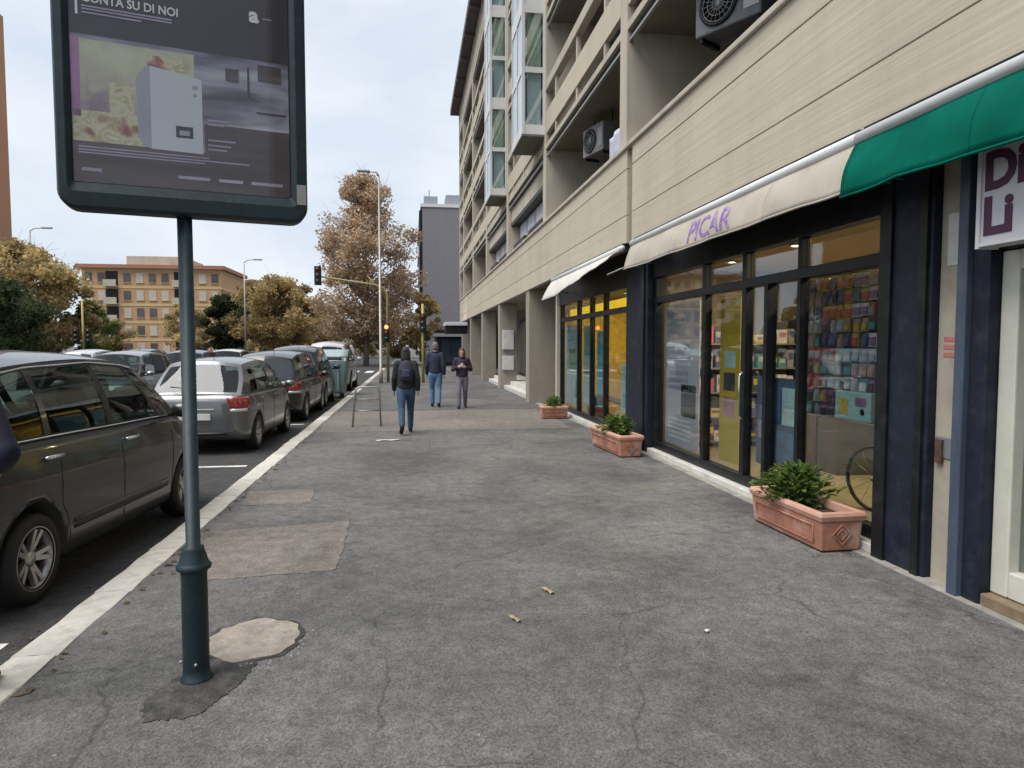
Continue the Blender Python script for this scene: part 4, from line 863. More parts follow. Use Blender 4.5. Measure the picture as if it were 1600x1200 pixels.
# low barrier by the kerb
br = thing('pedestrian_barrier', 'low grey tubular barrier standing near the kerb', 'barrier', (-.95, 14.55, 0), R(4))
MB().tube([(-.28, -.05, 0), (-.22, 0, .74), (-.2, 0, .80), (-.14, 0, .83), (.2, 0, .83), (.26, 0, .80), (.28, 0, .74), (.30, -.05, 0)], .02, 10).build('hoop', m_grey, br)
MB().tube([(-.26, 0, .34), (.29, 0, .34)], .014, 8).build('cross_bar', m_grey, br); MB().tube([(-.24, 0, .58), (.28, 0, .58)], .010, 8).build('cross_bar', m_grey, br)
MB().tube([(-.28, .3, 0), (-.2, 0, .78)], .012, 8).build('rear_leg', m_grey, br); MB().tube([(.30, .3, 0), (.27, 0, .78)], .012, 8).build('rear_leg', m_grey, br)
# waste container
wc = thing('waste_container', 'grey teal wheeled waste container at the kerb beyond the parked cars', 'waste container', (-2.95, 24.2, RZ))
mwc = mat('container_teal', (.17, .26, .26), .6, var=.12, scale=3, dirt=((.10, .13, .13), .5, 4))
b = MB(); b.add([(-.66, -.5, .18), (.66, -.5, .18), (.66, .5, .18), (-.66, .5, .18), (-.78, -.62, 1.25), (.78, -.62, 1.25), (.78, .62, 1.25), (-.78, .62, 1.25)], [(3, 2, 1, 0), (0, 1, 5, 4), (1, 2, 6, 5), (2, 3, 7, 6), (3, 0, 4, 7), (4, 5, 6, 7)]); b.build('bin_body', mwc, wc, bevel=.04)
for x in (-.5, -.17, .17, .5): MB().box(x - .03, x + .03, -.625, -.55, .3, 1.2).build('rib', mwc, wc, bevel=.01)
MB().grid(lambda u, v: (-.82 + 1.64 * u, -.66 + 1.32 * v, 1.27 + .38 * sin(pi * (.12 + .76 * v))), 6, 12).build('lid', mat('container_lid', (.30, .38, .38), .5, var=.1), wc, solid=.03)
for x in (-.55, .55):
    for y in (-.4, .4): MB().lathe([(.001, -.03), (.1, -.03), (.1, .03), (.001, .03)], 14, 0, Matrix.Translation((x, y, .1)) @ Matrix.Rotation(R(90), 4, 'Y')).build('castor', m_black, wc)

# ------------------------------------------------------------------ cars
def cat_rom(tab, x):
    if x <= tab[0][0]: return tab[0][1]
    if x >= tab[-1][0]: return tab[-1][1]
    for i in range(len(tab) - 1):
        if tab[i][0] <= x <= tab[i + 1][0]:
            x0, y0 = tab[i]; x1, y1 = tab[i + 1]; h = x1 - x0; t = (x - x0) / h
            m0 = (y1 - tab[i - 1][1]) / (x1 - tab[i - 1][0]) if i > 0 else (y1 - y0) / h
            m1 = (tab[i + 2][1] - y0) / (tab[i + 2][0] - x0) if i + 2 < len(tab) else (y1 - y0) / h
            return (2 * t ** 3 - 3 * t ** 2 + 1) * y0 + (t ** 3 - 2 * t ** 2 + t) * h * m0 + (-2 * t ** 3 + 3 * t ** 2) * y1 + (t ** 3 - t ** 2) * h * m1
WHEEL = {}
def wheel_meshes():
    ty = MB().lathe([(.19, -.095), (.262, -.1), (.298, -.088), (.31, -.06), (.31, .06), (.298, .088), (.262, .1), (.20, .095), (.20, -.0)], 40, 0).mesh('tyre')
    rm = MB().lathe([(.195, -.06), (.215, .085), (.225, .094), (.215, .098), (.20, .088), (.188, .03), (.18, -.06)], 40, 0, None, True)
    for k in range(5):
        for s in (-.20, .20):
            a = 2 * pi * k / 5 + s * .9 + .3; M_ = Matrix.Rotation(a, 4, 'Z')
            v = [(.04, -.017, .052), (.04, .017, .052), (.205, .015, .084), (.205, -.015, .084), (.04, -.02, .02), (.04, .02, .02), (.2, .018, .045), (.2, -.018, .045)]
            rm.add(v, [(0, 3, 2, 1), (0, 1, 5, 4), (1, 2, 6, 5), (2, 3, 7, 6), (3, 0, 4, 7)], 0, False, M_)
    rm.lathe([(.05, .02), (.06, .055), (.045, .064), (.001, .066)], 20, 0)
    rm = rm.mesh('rim')
    dk = MB().lathe([(.001, -.02), (.19, -.02), (.19, .0), (.001, .0)], 28).mesh('brake_disc')
    ty.materials.append(m_black); rm.materials.append(m_alloy); dk.materials.append(m_dark)
    WHEEL['t'] = ty; WHEEL['r'] = rm; WHEEL['d'] = dk
wheel_meshes()
m_tail = mat('tail_lamp_red', (.26, .025, .025), .15, var=.25, scale=20, coat=.6); m_lens = mat('clear_lamp', (.55, .55, .56), .12, var=.1, coat=.6); m_plate = mat('number_plate', (.6, .6, .58), .5); m_seat = mat('seat_cloth', (.035, .035, .038), .9); m_trim = mat('black_trim', (.02, .02, .021), .5, var=.2)

def car(name, label, loc, rz, paint, sx=1.0, sy=1.0, sz=1.0, moulding=False, seats=True, chrome=False, roofrails=False, dark_glass=False, lightbar=False, bu=0.0, ru=0.0, rs=0.0):
    t = thing(name, label, 'car', loc, rz, 'cars parked along the street'); t.scale = (sx, sy, sz)
    Wt = [(-2.06, .46), (-2.035, .62), (-1.97, .74), (-1.82, .82), (-1.5, .858), (-1.0, .872), (0, .88), (1.1, .87), (1.55, .84), (1.82, .77), (1.98, .66), (2.07, .5), (2.11, .3)]
    Bt = [(-2.06, .84), (-2.0, .93), (-1.9, .97), (-1.2, .985), (0, .965), (.9, .95), (1.2, .93), (1.6, .865), (1.85, .78), (2.0, .69), (2.11, .58)]
    Zt = [(-2.06, .40), (-1.95, .27), (-1.6, .2), (1.6, .2), (1.95, .23), (2.11, .32)]
    W = lambda y: cat_rom(Wt, y); B = lambda y: cat_rom(Bt, y) + bu * min(1, max(.25, (2.1 - y) / 1.0)); Z = lambda y: cat_rom(Zt, y)
    FR = [(.0, .0), (.78, .0), (.925, .03), (.975, .16), (.995, .42), (1.0, .62), (.985, .80), (.955, .93), (.90, 1.0), (.55, 1.035), (0, 1.05)]
    def sect(y):
        w_, zb, zt = W(y), Z(y), B(y); h = zt - zb
        return [(fx * w_, zb + fz * h) for fx, fz in FR]
    def side_x(y, z):
        s = sect(y)
        for i in range(2, 8):
            if s[i][1] <= z <= s[i + 1][1]:
                k = (z - s[i][1]) / (s[i + 1][1] - s[i][1]); return s[i][0] + (s[i + 1][0] - s[i][0]) * k
        return s[8][0] if z > s[8][1] else s[2][0]
    ys = [-2.06, -2.05, -2.035, -2.01, -1.97, -1.92, -1.86] + [-1.8 + .09 * i for i in range(41)] + [1.86, 1.92, 1.97, 2.01, 2.05, 2.08, 2.10, 2.11]
    v = []; 
    for y in ys:
        s = sect(y); xs = [p[0] for p in s]
        fine = []
        for i in range(len(s) - 1):
            for k in range(2):
                q = k / 2; p0 = s[max(i - 1, 0)]; p1 = s[i]; p2 = s[i + 1]; p3 = s[min(i + 2, len(s) - 1)]
                f = lambda a: .5 * (2 * p1[a] + (p2[a] - p0[a]) * q + (2 * p0[a] - 5 * p1[a] + 4 * p2[a] - p3[a]) * q * q + (3 * p1[a] - p0[a] - 3 * p2[a] + p3[a]) * q ** 3)
                fine.append((max(0, f(0)), f(1)))
        fine.append(s[-1]); fine[0] = (0, s[0][1])
        ringp = [(x, y, z) for x, z in fine] + [(-x, y, z) for x, z in reversed(fine[1:-1])]
        v += ringp; nr = len(ringp)
    f = [tuple(range(nr)), tuple(reversed(range((len(ys) - 1) * nr, len(ys) * nr)))]
    for i in range(len(ys) - 1):
        for j in range(nr): f.append((i * nr + j, (i + 1) * nr + j, (i + 1) * nr + (j + 1) % nr, i * nr + (j + 1) % nr))
    body = MB().add(v, f, 0, True).build('body', [paint, m_seat, m_trim], t, clean=True)
    cut = MB()
    for y in (-1.3, 1.3):
        for sgn in (-1, 1): cut.lathe([(.365, -.25), (.365, .25)], 40, 0, Matrix.Translation((sgn * .85, y, .33)) @ Matrix.Rotation(R(90), 4, 'Y'))
    co = cut.build('cutter', paint, None, clean=True); co.parent = t
    bo = body.modifiers.new('b', 'BOOLEAN'); bo.object = co; bo.operation = 'DIFFERENCE'; bo.solver = 'EXACT'
    bpy.context.view_layer.update(); bake(body); bpy.data.objects.remove(co)
    for p in body.data.polygons:
        c_ = p.center
        if p.normal.z > .75 and c_.z > .9 and -1.85 < c_.y < 1.3: p.material_index = 1
        elif (abs(abs(c_.y) - 1.3) < .45 and abs(c_.x) < .83 and .05 < c_.z < .75 and abs(p.normal.x) > .9) or abs(math.hypot(abs(c_.y) - 1.3, c_.z - .33) - .364) < .012: p.material_index = 2
        elif c_.z < .235: p.material_index = 2
    # greenhouse
    xr = lambda y: .615 - .03 * max(0, -y - .8)
    zr = lambda y: cat_rom([(-1.64, 1.455), (-1.25, 1.535), (-.4, 1.58), (.25, 1.555), (.64, 1.495)], y) + ru
    def base(y): return Vector((.90 * W(y) if y < 1.3 else .90 * W(1.3), y, B(y)))
    def top(y): return Vector((xr(y), y, zr(y)))
    def col(by, ty, q, outw=0): return base(by).lerp(top(ty), q) + Vector((.035 * sin(pi * q) + outw, 0, 0))
    cols = [(-1.90, -1.62 + rs), (-1.60 + rs * .4, -1.42 + rs * .9), (-1.02, -1.02), (-.95, -.96), (-.13, -.2), (-.03, -.12), (.80, .36), (.87, .41), (1.15, .53), (1.36, .63)]
    kind = ['p', 'g', 'p', 'g', 'k', 'g', 'k', 'g', 'p']
    gm = m_dglass if dark_glass else m_carglass
    for sgn in (1, -1):
        for i, kd in enumerate(kind):
            def fn(u, q, i=i):
                a = col(cols[i][0], cols[i][1], q); b_ = col(cols[i + 1][0], cols[i + 1][1], q); p = a.lerp(b_, u); return (p.x * sgn, p.y, p.z)
            if kd == 'g':
                def fg(u, q): 
                    p = fn(u, .05 + .87 * q); return (p[0] - .006 * sgn, p[1], p[2])
                MB().grid(fg, 4, 8).build('side_window', gm, t)
                MB().grid(lambda u, q: fn(u, .92 + .08 * q), 4, 2).build('window_frame', paint, t); MB().grid(lambda u, q: fn(u, .05 * q), 4, 1).build('window_seal', m_trim, t)
            else: MB().grid(fn, 2, 8).build('pillar', paint if kd == 'p' else m_trim, t)
        # door furniture
        for y, z in ((-1.06, .86 + bu), (.10, .85 + bu)):
            x = side_x(y, z); hd = MB().tube([(sgn * (x + .004), y - .1, z), (sgn * (x + .035), y - .08, z + .004), (sgn * (x + .038), y + .08, z + .004), (sgn * (x + .004), y + .1, z)], [.012, .014, .014, .012], 8).build('door_handle', m_chrome if chrome else paint, t)
        for y0, y1 in ((-1.02, -.95), (-.06, -.06), (.92, .98)):
            pts = []
            for k in range(12):
                z = .26 + (.93 + bu - .26) * k / 11; y = y0 if y0 == y1 else y0 + (y1 - y0) * k / 11
                if y0 < -.9 and z < .62: y = -1.3 + math.sqrt(max(0, .43 ** 2 - (z - .33) ** 2))
                pts.append((sgn * (side_x(y, z) + .0005), y, z))
            MB().tube(pts, .0045, 5).build('door_seam', m_black, t)
        MB().tube([(sgn * (side_x(y, .285) + .001), y, .285) for y in [-.86 + .172 * k for k in range(11)]], .004, 5).build('door_seam', m_black, t)
        if moulding:
            for z_, m_, r_ in ((.46, paint, .020), (.415, m_trim, .016)):
                MB().tube([(sgn * (side_x(-.82 + .164 * k, z_) + .004), -.82 + .164 * k, z_) for k in range(11)], r_ * .45, 6, ry=r_).build('side_moulding', m_, t)
        if chrome: 
            MB().tube([(sgn * (base(y).x + .006), y, base(y).z + .012) for y in [-1.55 + .29 * k for k in range(10)]], .007, 6).build('window_trim', m_chrome, t)
            MB().tube([tuple(Vector((sgn * (p.x + .008), p.y, p.z))) for p in [col(c2[0], c2[1], .95) for c2 in cols[1:]]], .007, 6).build('window_trim', m_chrome, t)
        if roofrails: MB().tube([(sgn * .55, -1.45, 1.50), (sgn * .56, -1.3, 1.60), (sgn * .56, -.4, 1.64), (sgn * .55, .3, 1.61), (sgn * .54, .45, 1.55)], .014, 8).build('roof_rail', m_chrome, t)
        mm_ = MB(); mm_.lathe([(.001, -.1), (.05, -.095), (.085, -.04), (.09, .03), (.07, .07), (.001, .08)], 18, 0, Matrix.Translation((sgn * .99, .92, 1.02 + bu)) @ Matrix.Rotation(R(90), 4, 'X') @ Matrix.Diagonal((1.15, .8, 1, 1)))
        mm_.tube([(sgn * .84, .95, .97 + bu), (sgn * .95, .93, .99 + bu)], .025, 8); mm_.build('mirror', paint, t)
        # lamps on the corners
        def lampfn(ya, yb, za, zb):
            def g(u, q):
                y = ya + (yb - ya) * u; z = za + (zb - za) * q; return (sgn * (side_x(y, z) + .006), y, z)
            return g
        MB().grid(lampfn(-2.045, -1.74, .74 + bu, .93 + bu), 10, 5).build('tail_lamp', m_tail, t, solid=.01); MB().grid(lampfn(-2.045, -1.86, .685 + bu, .735 + bu), 8, 2).build('reverse_lamp', m_lens, t, solid=.01)
        MB().grid(lampfn(1.70, 2.06, .58, .70), 10, 4).build('headlamp', m_lens, t, solid=.01)
        for y in (-1.3, 1.3):
            wh = bpy.data.objects.new('wheel', None); COL.objects.link(wh); wh.parent = t; wh.location = (sgn * .765, y, .31); wh.rotation_euler = (0, R(90), 0 if sgn > 0 else R(180))
            link('tyre', WHEEL['t'], m_black, wh); link('rim', WHEEL['r'], m_alloy, wh); link('brake_disc', WHEEL['d'], m_dark, wh)
    # windscreen, rear window, roof
    def cross(by, ty, bow0, bow1, q, s, crown=.05):
        p = col(by, ty, q); bow = bow0 + (bow1 - bow0) * q
        return (p.x * s, p.y + bow * (1 - s * s), p.z + (crown * q + .02) * (1 - s * s))
    MB().grid(lambda u, q: cross(1.36, .63, .17, .10, q * .97, 2 * u - 1), 14, 6).build('windscreen', m_carglass, t)
    MB().grid(lambda u, q: cross(1.36, .63, .17, .10, .97 + .03 * q, 2 * u - 1), 14, 1).build('windscreen_header', m_trim, t)
    MB().grid(lambda u, q: cross(-1.90, -1.62 + rs, -.10, -.08, .06 + .84 * q, (2 * u - 1) * .90), 14, 6).build('rear_window', m_carglass if not dark_glass else m_dglass, t)
    MB().grid(lambda u, q: cross(-1.90, -1.62 + rs, -.10, -.08, .90 + .10 * q, 2 * u - 1), 14, 2).build('hatch_frame', paint, t); MB().grid(lambda u, q: cross(-1.90, -1.62 + rs, -.10, -.08, .06 * q, 2 * u - 1), 14, 1).build('hatch_frame', paint, t)
    for sgn in (-1, 1): MB().grid(lambda u, q: cross(-1.90, -1.62 + rs, -.10, -.08, q, sgn * (.90 + .10 * u)), 2, 6).build('hatch_frame', paint, t)
    def rf(u, q):
        s = 2 * q - 1; y = -1.62 + rs + (2.25 - rs) * u; yy = y + (.10 * u - .08 * (1 - u)) * (1 - s * s); return (xr(y) * s, yy, zr(y) + .07 * (1 - s * s))
    MB().grid(rf, 20, 16).build('roof', paint, t)
    MB().box(-.26, .26, -2.085, -2.06, .60, .71).build('number_plate', m_plate, t, bevel=.004); MB().box(-.26, .26, 2.10, 2.125, .40, .51).build('number_plate', m_plate, t, bevel=.004)
    MB().tube([(x * .66, -2.045 + .16 * abs(x) ** 3.2 - .012, .37) for x in [k / 6 for k in range(-6, 7)]], .05, 8, ry=.03).build('rear_bumper_strip', m_trim, t)
    hs_ = [(-.60, .98), (-.66, .80), (-.62, .55), (-.3, .50), (.3, .50), (.62, .55), (.66, .80), (.60, .98)]
    MB().tube([(x, -2.062 + .19 * (abs(x) / .70) ** 4, z + bu * .8) for x, z in hs_], .006, 5).build('hatch_seam', m_black, t)
    MB().tube([(.02, -2.03, 1.0 + bu), (-.2, -1.985, 1.09 + bu), (-.40, -1.97, 1.11 + bu)], .009, 5).build('rear_wiper', m_black, t)
    MB().lathe([(.001, 0), (.05, 0), (.045, .012), (.001, .014)], 20, 0, Matrix.Translation((0, -2.06, .84 + bu)) @ Matrix.Rotation(R(90), 4, 'X')).build('badge', m_chrome, t)
    MB().box(-.32, .32, -2.078, -2.055, .735 + bu * .5, .765 + bu * .5).build('boot_handle', m_chrome, t, bevel=.006)
    MB().box(-.45, .45, 2.075, 2.112, .36, .52).build('grille', m_trim, t, bevel=.02)
    if seats:
        for x in (-.36, .36):
            for y in (-.95, .15):
                MB().tube([(x, y, .85), (x, y - .03, 1.1), (x, y - .05, 1.22)], [.22, .22, .17], 12, ry=[.07, .07, .05]).tube([(x, y - .06, 1.23), (x, y - .06, 1.30), (x, y - .06, 1.40)], [.09, .13, .11], 10, ry=[.04, .05, .04]).build('seat', m_seat, t)
        MB().tube([(-.36 + .17 * cos(k * pi / 10), .62 + .05 * sin(k * pi / 10), 1.0 + .17 * sin(k * pi / 10)) for k in range(20)], .014, 6, closed=True).build('steering_wheel', m_black, t)
        MB().box(-.72, .72, .85, 1.30, .90, .99).build('dashboard', m_seat, t, bevel=.04)
    if not lightbar:
        MB().tube([(.1, -1.2, 1.6), (.1, -1.42, 1.85)], .005, 5).build('aerial', m_black, t)
    return t
def paint(name, col, metal=.5): return mat(name, col, .32, metal, var=.05, scale=2, coat=.7, dirt=(tuple(min(1, x * 1.15 + .01) for x in col), .3, 5))
pg = paint('graphite_paint', (.043, .043, .044)); ps = paint('silver_paint', (.30, .305, .315), .65); pgs = paint('grey_silver_paint', (.15, .155, .158), .6); pk = paint('black_paint', (.012, .012, .014), .2); pw = paint('white_paint_car', (.50, .50, .51), .0); pb = paint('blue_paint', (.05, .09, .16), .4); pd = paint('dark_grey_paint', (.035, .036, .04), .4)
# local centre: wheels at y = -1.3 (rear) and 1.3 (front); the cars face away from the camera
car('parked_car', 'graphite grey hatchback parked nearest the camera at the kerb', (-3.345, 6.45, RZ), R(-5), pg, 1.0, .97, 1.02, moulding=True, chrome=True, bu=.115, ru=.075)
car('parked_car', 'silver hatchback with red tail lamps parked second along the kerb', (-3.44, 13.55, RZ), R(-2), pgs, .98, .90, .97, bu=.05, rs=.24)
car('parked_car', 'black hatchback parked third along the kerb', (-3.35, 18.35, RZ), R(-1), pk, 1.0, 1.0, 1.02, seats=False, dark_glass=True)
car('parked_car', 'dark grey car parked fourth along the kerb before the waste container', (-3.35, 21.35 + 1.5 - 1.2, RZ), R(0), pd, 1.0, .8, 1.1, seats=False, dark_glass=True)
car('parked_car', 'white car at the kerb beyond the waste container', (-3.3, 29.5, RZ), 0, pw, 1.05, 1.1, 1.2, seats=False)
far = [(-8.2, 16.2, 180, pw, 'white car in the road centre row just above the graphite roof'), (-8.3, 21.5, 180, ps, 'silver car in the road centre row behind the silver hatchback'), (-8.2, 27.0, 180, pb, 'blue car in the road centre row'), (-8.3, 33, 180, pw, 'white car farthest along the road centre row'), (-13.5, 20.5, 0, pd, 'dark car in the far left row'), (-13.7, 26, 0, ps, 'silver car in the far left row under the trees'), (-13.6, 32, 0, pw, 'white car in the far left row'), (-13.6, 38, 0, pb, 'blue car at the end of the far left row'), (-5.9, 40, 0, pw, 'pale car waiting at the traffic light')]
for x, y, a, p, lb in far: car('parked_car', lb, (x, y, RZ), R(a), p, 1, 1, 1.0, seats=False, dark_glass=(y > 22))

# ------------------------------------------------------------------ people
def capsule(b, pts, rad, n=12, ry=None):
    """closed tapered limb with rounded ends"""
    P = [Vector(p) for p in pts]; r = list(rad); q = list(ry) if ry else list(rad)
    d0 = (P[0] - P[1]).normalized(); d1 = (P[-1] - P[-2]).normalized()
    P = [P[0] + d0 * min(r[0], q[0]) * .95, P[0] + d0 * min(r[0], q[0]) * .6] + P + [P[-1] + d1 * min(r[-1], q[-1]) * .6, P[-1] + d1 * min(r[-1], q[-1]) * .95]
    r = [r[0] * .3, r[0] * .8] + r + [r[-1] * .8, r[-1] * .3]; q = [q[0] * .3, q[0] * .8] + q + [q[-1] * .8, q[-1] * .3]
    b.tube(P, r, n, ry=q)
def fuse(b, name, m, parent, vox=.013, smooth=6):
    o = b.build(name, m, parent)
    md = o.modifiers.new('remesh', 'REMESH'); md.mode = 'VOXEL'; md.voxel_size = vox; md.use_smooth_shade = True
    s = o.modifiers.new('smooth', 'SMOOTH'); s.factor = .5; s.iterations = smooth
    return o
def person(label, loc, rz, pose, jacket, trousers, hairm, shoes, h=1.72, hairlen=0, pack=None, hood=False, phone=False):
    t = thing('person', label, 'person', loc, rz, 'people on the pavement'); k = h / 1.75; t.scale = (k, k, k)
    J = {a: Vector(v) for a, v in pose.items()}
    b = MB()
    # head faces +y
    hc = J['head']
    capsule(b, [hc + Vector((0, .005, -.075)), hc + Vector((0, 0, 0)), hc + Vector((0, -.01, .06))], [.062, .078, .072], 16, ry=[.075, .098, .09])
    capsule(b, [J['neck'] + Vector((0, 0, -.06)), hc + Vector((0, -.015, -.08))], [.056, .052])
    capsule(b, [hc + Vector((0, .085, -.005)), hc + Vector((0, .112, -.03))], [.010, .015], 8)                     # nose
    capsule(b, [hc + Vector((0, .075, -.10)), hc + Vector((0, .085, -.095))], [.026, .022], 8)                     # chin
    for s in (-1, 1): capsule(b, [hc + Vector((s * .08, -.01, .01)), hc + Vector((s * .085, -.015, -.035))], [.012, .010], 8, ry=[.022, .016])
    capsule(b, [J['pelvis'] + Vector((0, 0, -.04)), J['pelvis'] + Vector((0, 0, .12)), J['chest'], J['neck'] + Vector((0, 0, -.05))], [.155, .135, .17, .09], 18, ry=[.11, .10, .115, .075])
    for s, S_ in ((-1, 'L'), (1, 'R')):
        sh, el, wr = J['sh' + S_], J['el' + S_], J['wr' + S_]; hp, kn, an = J['hip' + S_], J['kn' + S_], J['an' + S_]
        capsule(b, [sh.lerp(el, .12), sh.lerp(el, .5), el], [.045, .044, .040]); capsule(b, [el, el.lerp(wr, .4), wr], [.042, .042, .028])
        capsule(b, [hp, hp.lerp(kn, .5), kn], [.085, .075, .055]); capsule(b, [kn, kn.lerp(an, .35), an], [.054, .056, .036])
        hd = (wr - el).normalized(); up = J.get('palm' + S_, Vector((s, 0, 0))); ac = hd.cross(up).normalized()
        capsule(b, [wr, wr + hd * .045, wr + hd * .085], [.020, .026, .024], 10, ry=[.026, .040, .040] if False else [.024, .034, .036])
        for f_ in range(4):
            o_ = ac * (.033 - .022 * f_); ln = (.070, .078, .073, .058)[f_]; cu = -up * .012
            p0 = wr + hd * .085 + o_ * .9
            b.tube([p0, p0 + hd * ln * .5 + cu * .4 + o_ * .12, p0 + hd * ln * .85 + cu * 2 + o_ * .12], [.0095, .009, .007], 7)
        p0 = wr + hd * .03 + ac * .03; b.tube([p0, p0 + ac * .025 + hd * .03, p0 + ac * .03 + hd * .065 - up * .01], [.012, .010, .008], 7)
    body = fuse(b, 'body', m_skin, t, .011, 3)
    for s in (-1, 1): MB().lathe([(.001, -.006), (.011, -.004), (.013, 0), (.011, .004), (.001, .006)], 10, 0, Matrix.Translation(hc + Vector((s * .034, .089, .012))) @ Matrix.Rotation(R(90), 4, 'X')).build('eye', m_dark, body)
    MB().tube([hc + Vector((-.026, .086, -.062)), hc + Vector((0, .095, -.060)), hc + Vector((.026, .086, -.062))], .006, 6).build('mouth', mat('lips', (.33, .12, .11), .5), body)
    # trousers
    b = MB(); pv = J['pelvis']
    capsule(b, [pv + Vector((0, 0, -.06)), pv + Vector((0, 0, .10))], [.175, .165], 18, ry=[.128, .118])
    for S_ in 'LR':
        hp, kn, an = J['hip' + S_], J['kn' + S_], J['an' + S_]
        capsule(b, [hp, hp.lerp(kn, .5), kn, kn.lerp(an, .5), an.lerp(kn, .06)], [.108, .092, .072, .066, .058], 14)
    fuse(b, 'trousers', trousers, t, .013, 5)
    # jacket
    b = MB(); ch = J['chest']; nk = J['neck']
    capsule(b, [pv + Vector((0, 0, .0)), pv + Vector((0, 0, .18)), ch, ch.lerp(nk, .55), nk + Vector((0, 0, -.05))], [.180, .170, .190, .170, .095], 20, ry=[.140, .130, .140, .118, .088])
    for S_ in 'LR':
        sh, el, wr = J['sh' + S_], J['el' + S_], J['wr' + S_]
        capsule(b, [nk + (sh - nk) * .35 + Vector((0, 0, -.06)), sh + Vector((0, 0, -.01))], [.080, .076], 14); capsule(b, [sh, sh.lerp(el, .5), el], [.078, .070, .062], 14); capsule(b, [el, el.lerp(wr, .5), wr.lerp(el, .04)], [.066, .060, .048], 14)
    if hood: capsule(b, [nk + Vector((-.09, -.075, -.03)), nk + Vector((0, -.11, .0)), nk + Vector((.09, -.075, -.03))], [.05, .065, .05], 12)
    fuse(b, 'jacket', jacket, t, .013, 5)
    MB().tube([nk + Vector((.085 * cos(q * pi / 8), .01 + .075 * sin(q * pi / 8), -.005 + .012 * sin(q * pi / 8 + pi))) for q in range(16)], .018, 8, closed=True).build('collar', jacket, t)
    # hair
    b = MB()
    capsule(b, [hc + Vector((0, -.035, -.02)), hc + Vector((0, -.018, .035)), hc + Vector((0, -.006, .066))], [.082, .090, .078], 16, ry=[.078, .100, .096])
    if hairlen: capsule(b, [hc + Vector((0, -.06, .0)), hc + Vector((0, -.075, -.10)), hc + Vector((0, -.085, -.1 - hairlen))], [.085, .088, .06], 14, ry=[.055, .05, .035])
    for s in (-1, 1):
        if hairlen: capsule(b, [hc + Vector((s * .072, -.01, .03)), hc + Vector((s * .08, -.02, -.1 - hairlen * .6))], [.028, .024], 10)
    fuse(b, 'hair', hairm, t, .012, 3)
    for S_ in 'LR':
        an = J['an' + S_]; td = J['toe' + S_]
        capsule(MB_ := MB(), [an + (an - td).normalized() * .03 + Vector((0, 0, -.02)), an.lerp(td, .45) + Vector((0, 0, -.015)), td], [.043, .045, .036], 12, ry=[.05, .042, .028]); fuse(MB_, 'shoe', shoes, t, .010, 2)
    if pack:
        b = MB(); capsule(b, [ch + Vector((0, -.19, -.16)), ch + Vector((0, -.20, .02)), ch + Vector((0, -.18, .14))], [.14, .15, .11], 16, ry=[.07, .08, .06]); bk = fuse(b, 'backpack', pack, t, .013, 6)
        capsule(MB_ := MB(), [ch + Vector((0, -.275, -.12)), ch + Vector((0, -.275, .0))], [.09, .09], 12, ry=[.025, .025]); fuse(MB_, 'backpack_pocket', mat('pocket', (.045, .05, .09), .8), bk, .013, 3)
    if phone:
        c_ = (J['wrL'] + J['wrR']) / 2 + Vector((0, .07, .05)); MB().box(c_.x - .035, c_.x + .035, c_.y, c_.y + .01, c_.z - .05, c_.z + .07).build('held_phone', m_trimwhite, t, bevel=.006)
    return t
V = Vector
def pose_walk(step, arm, lift=.0, lean=.02):
    """step: forward offset of the right foot"""
    p = dict(pelvis=(0, 0, .95), chest=(0, lean, 1.30), neck=(0, lean * 1.3, 1.49), head=(0, lean * 1.8 + .02, 1.635))
    for s, S_ in ((-1, 'L'), (1, 'R')):
        f = step if S_ == 'R' else -step; a = -arm if S_ == 'R' else arm
        back = f < 0
        p['hip' + S_] = (s * .09, 0, .90); p['kn' + S_] = (s * .095, f * .55 + .05, .50 + (.0 if not back else .01)); p['an' + S_] = (s * .09, f - (.04 if back else 0), .085 + (lift if back else 0)); p['toe' + S_] = (s * .105, f + .15 - (.05 if back else 0), .035 + (.0 if back else .0))
        p['sh' + S_] = (s * .165, lean, 1.42); p['el' + S_] = (s * .225, a * .5 - .03, 1.14); p['wr' + S_] = (s * .235, a + .03, .90)
    return p
jn = mat('navy_jacket', (.014, .018, .042), .8, var=.2, scale=6, bump=.4, bscale=14); jb = mat('black_jacket', (.012, .013, .016), .8, var=.2, scale=6, bump=.4, bscale=14); jp = mat('dark_plum_jacket', (.030, .018, .035), .8, var=.2)
tj = mat('blue_jeans', (.045, .085, .15), .85, var=.25, scale=7, bump=.3, bscale=30); tl = mat('light_jeans', (.10, .19, .33), .85, var=.3, scale=5, bump=.3, bscale=30); tg = mat('grey_trousers', (.16, .15, .20), .85, var=.2)
hd_ = mat('dark_hair', (.014, .010, .009), .6, var=.3, scale=30, bump=.5, bscale=60, stretch=(1, 1, .2)); hg_ = mat('grey_hair', (.16, .14, .13), .6, var=.3, scale=30, bump=.5, bscale=60); hbn = mat('brown_hair', (.09, .045, .025), .6, var=.3, scale=30, bump=.5, bscale=60)
person('person with a dark backpack and blue jeans walking away down the pavement', (-.11, 13.25, 0), R(2), pose_walk(.26, .10, .10), jb, tj, hd_, m_black, 1.66, .10, pack=mat('backpack_cloth', (.03, .03, .05), .8))
person('person in a navy jacket and light jeans walking away at the centre', (.65, 18.95, 0), R(-4), pose_walk(-.12, .05, .02), jn, tl, hg_, m_black, 1.78)
pp = pose_walk(.16, .0, .02); pp.update(elL=(-.26, .0, 1.14), wrL=(-.12, .21, 1.20), elR=(.26, .0, 1.14), wrR=(.12, .21, 1.22))
person('person in a dark jacket and grey trousers walking toward the camera with bent arms', (1.35, 18.5, 0), R(176), pp, jp, tg, hbn, m_black, 1.62, .12, phone=True)
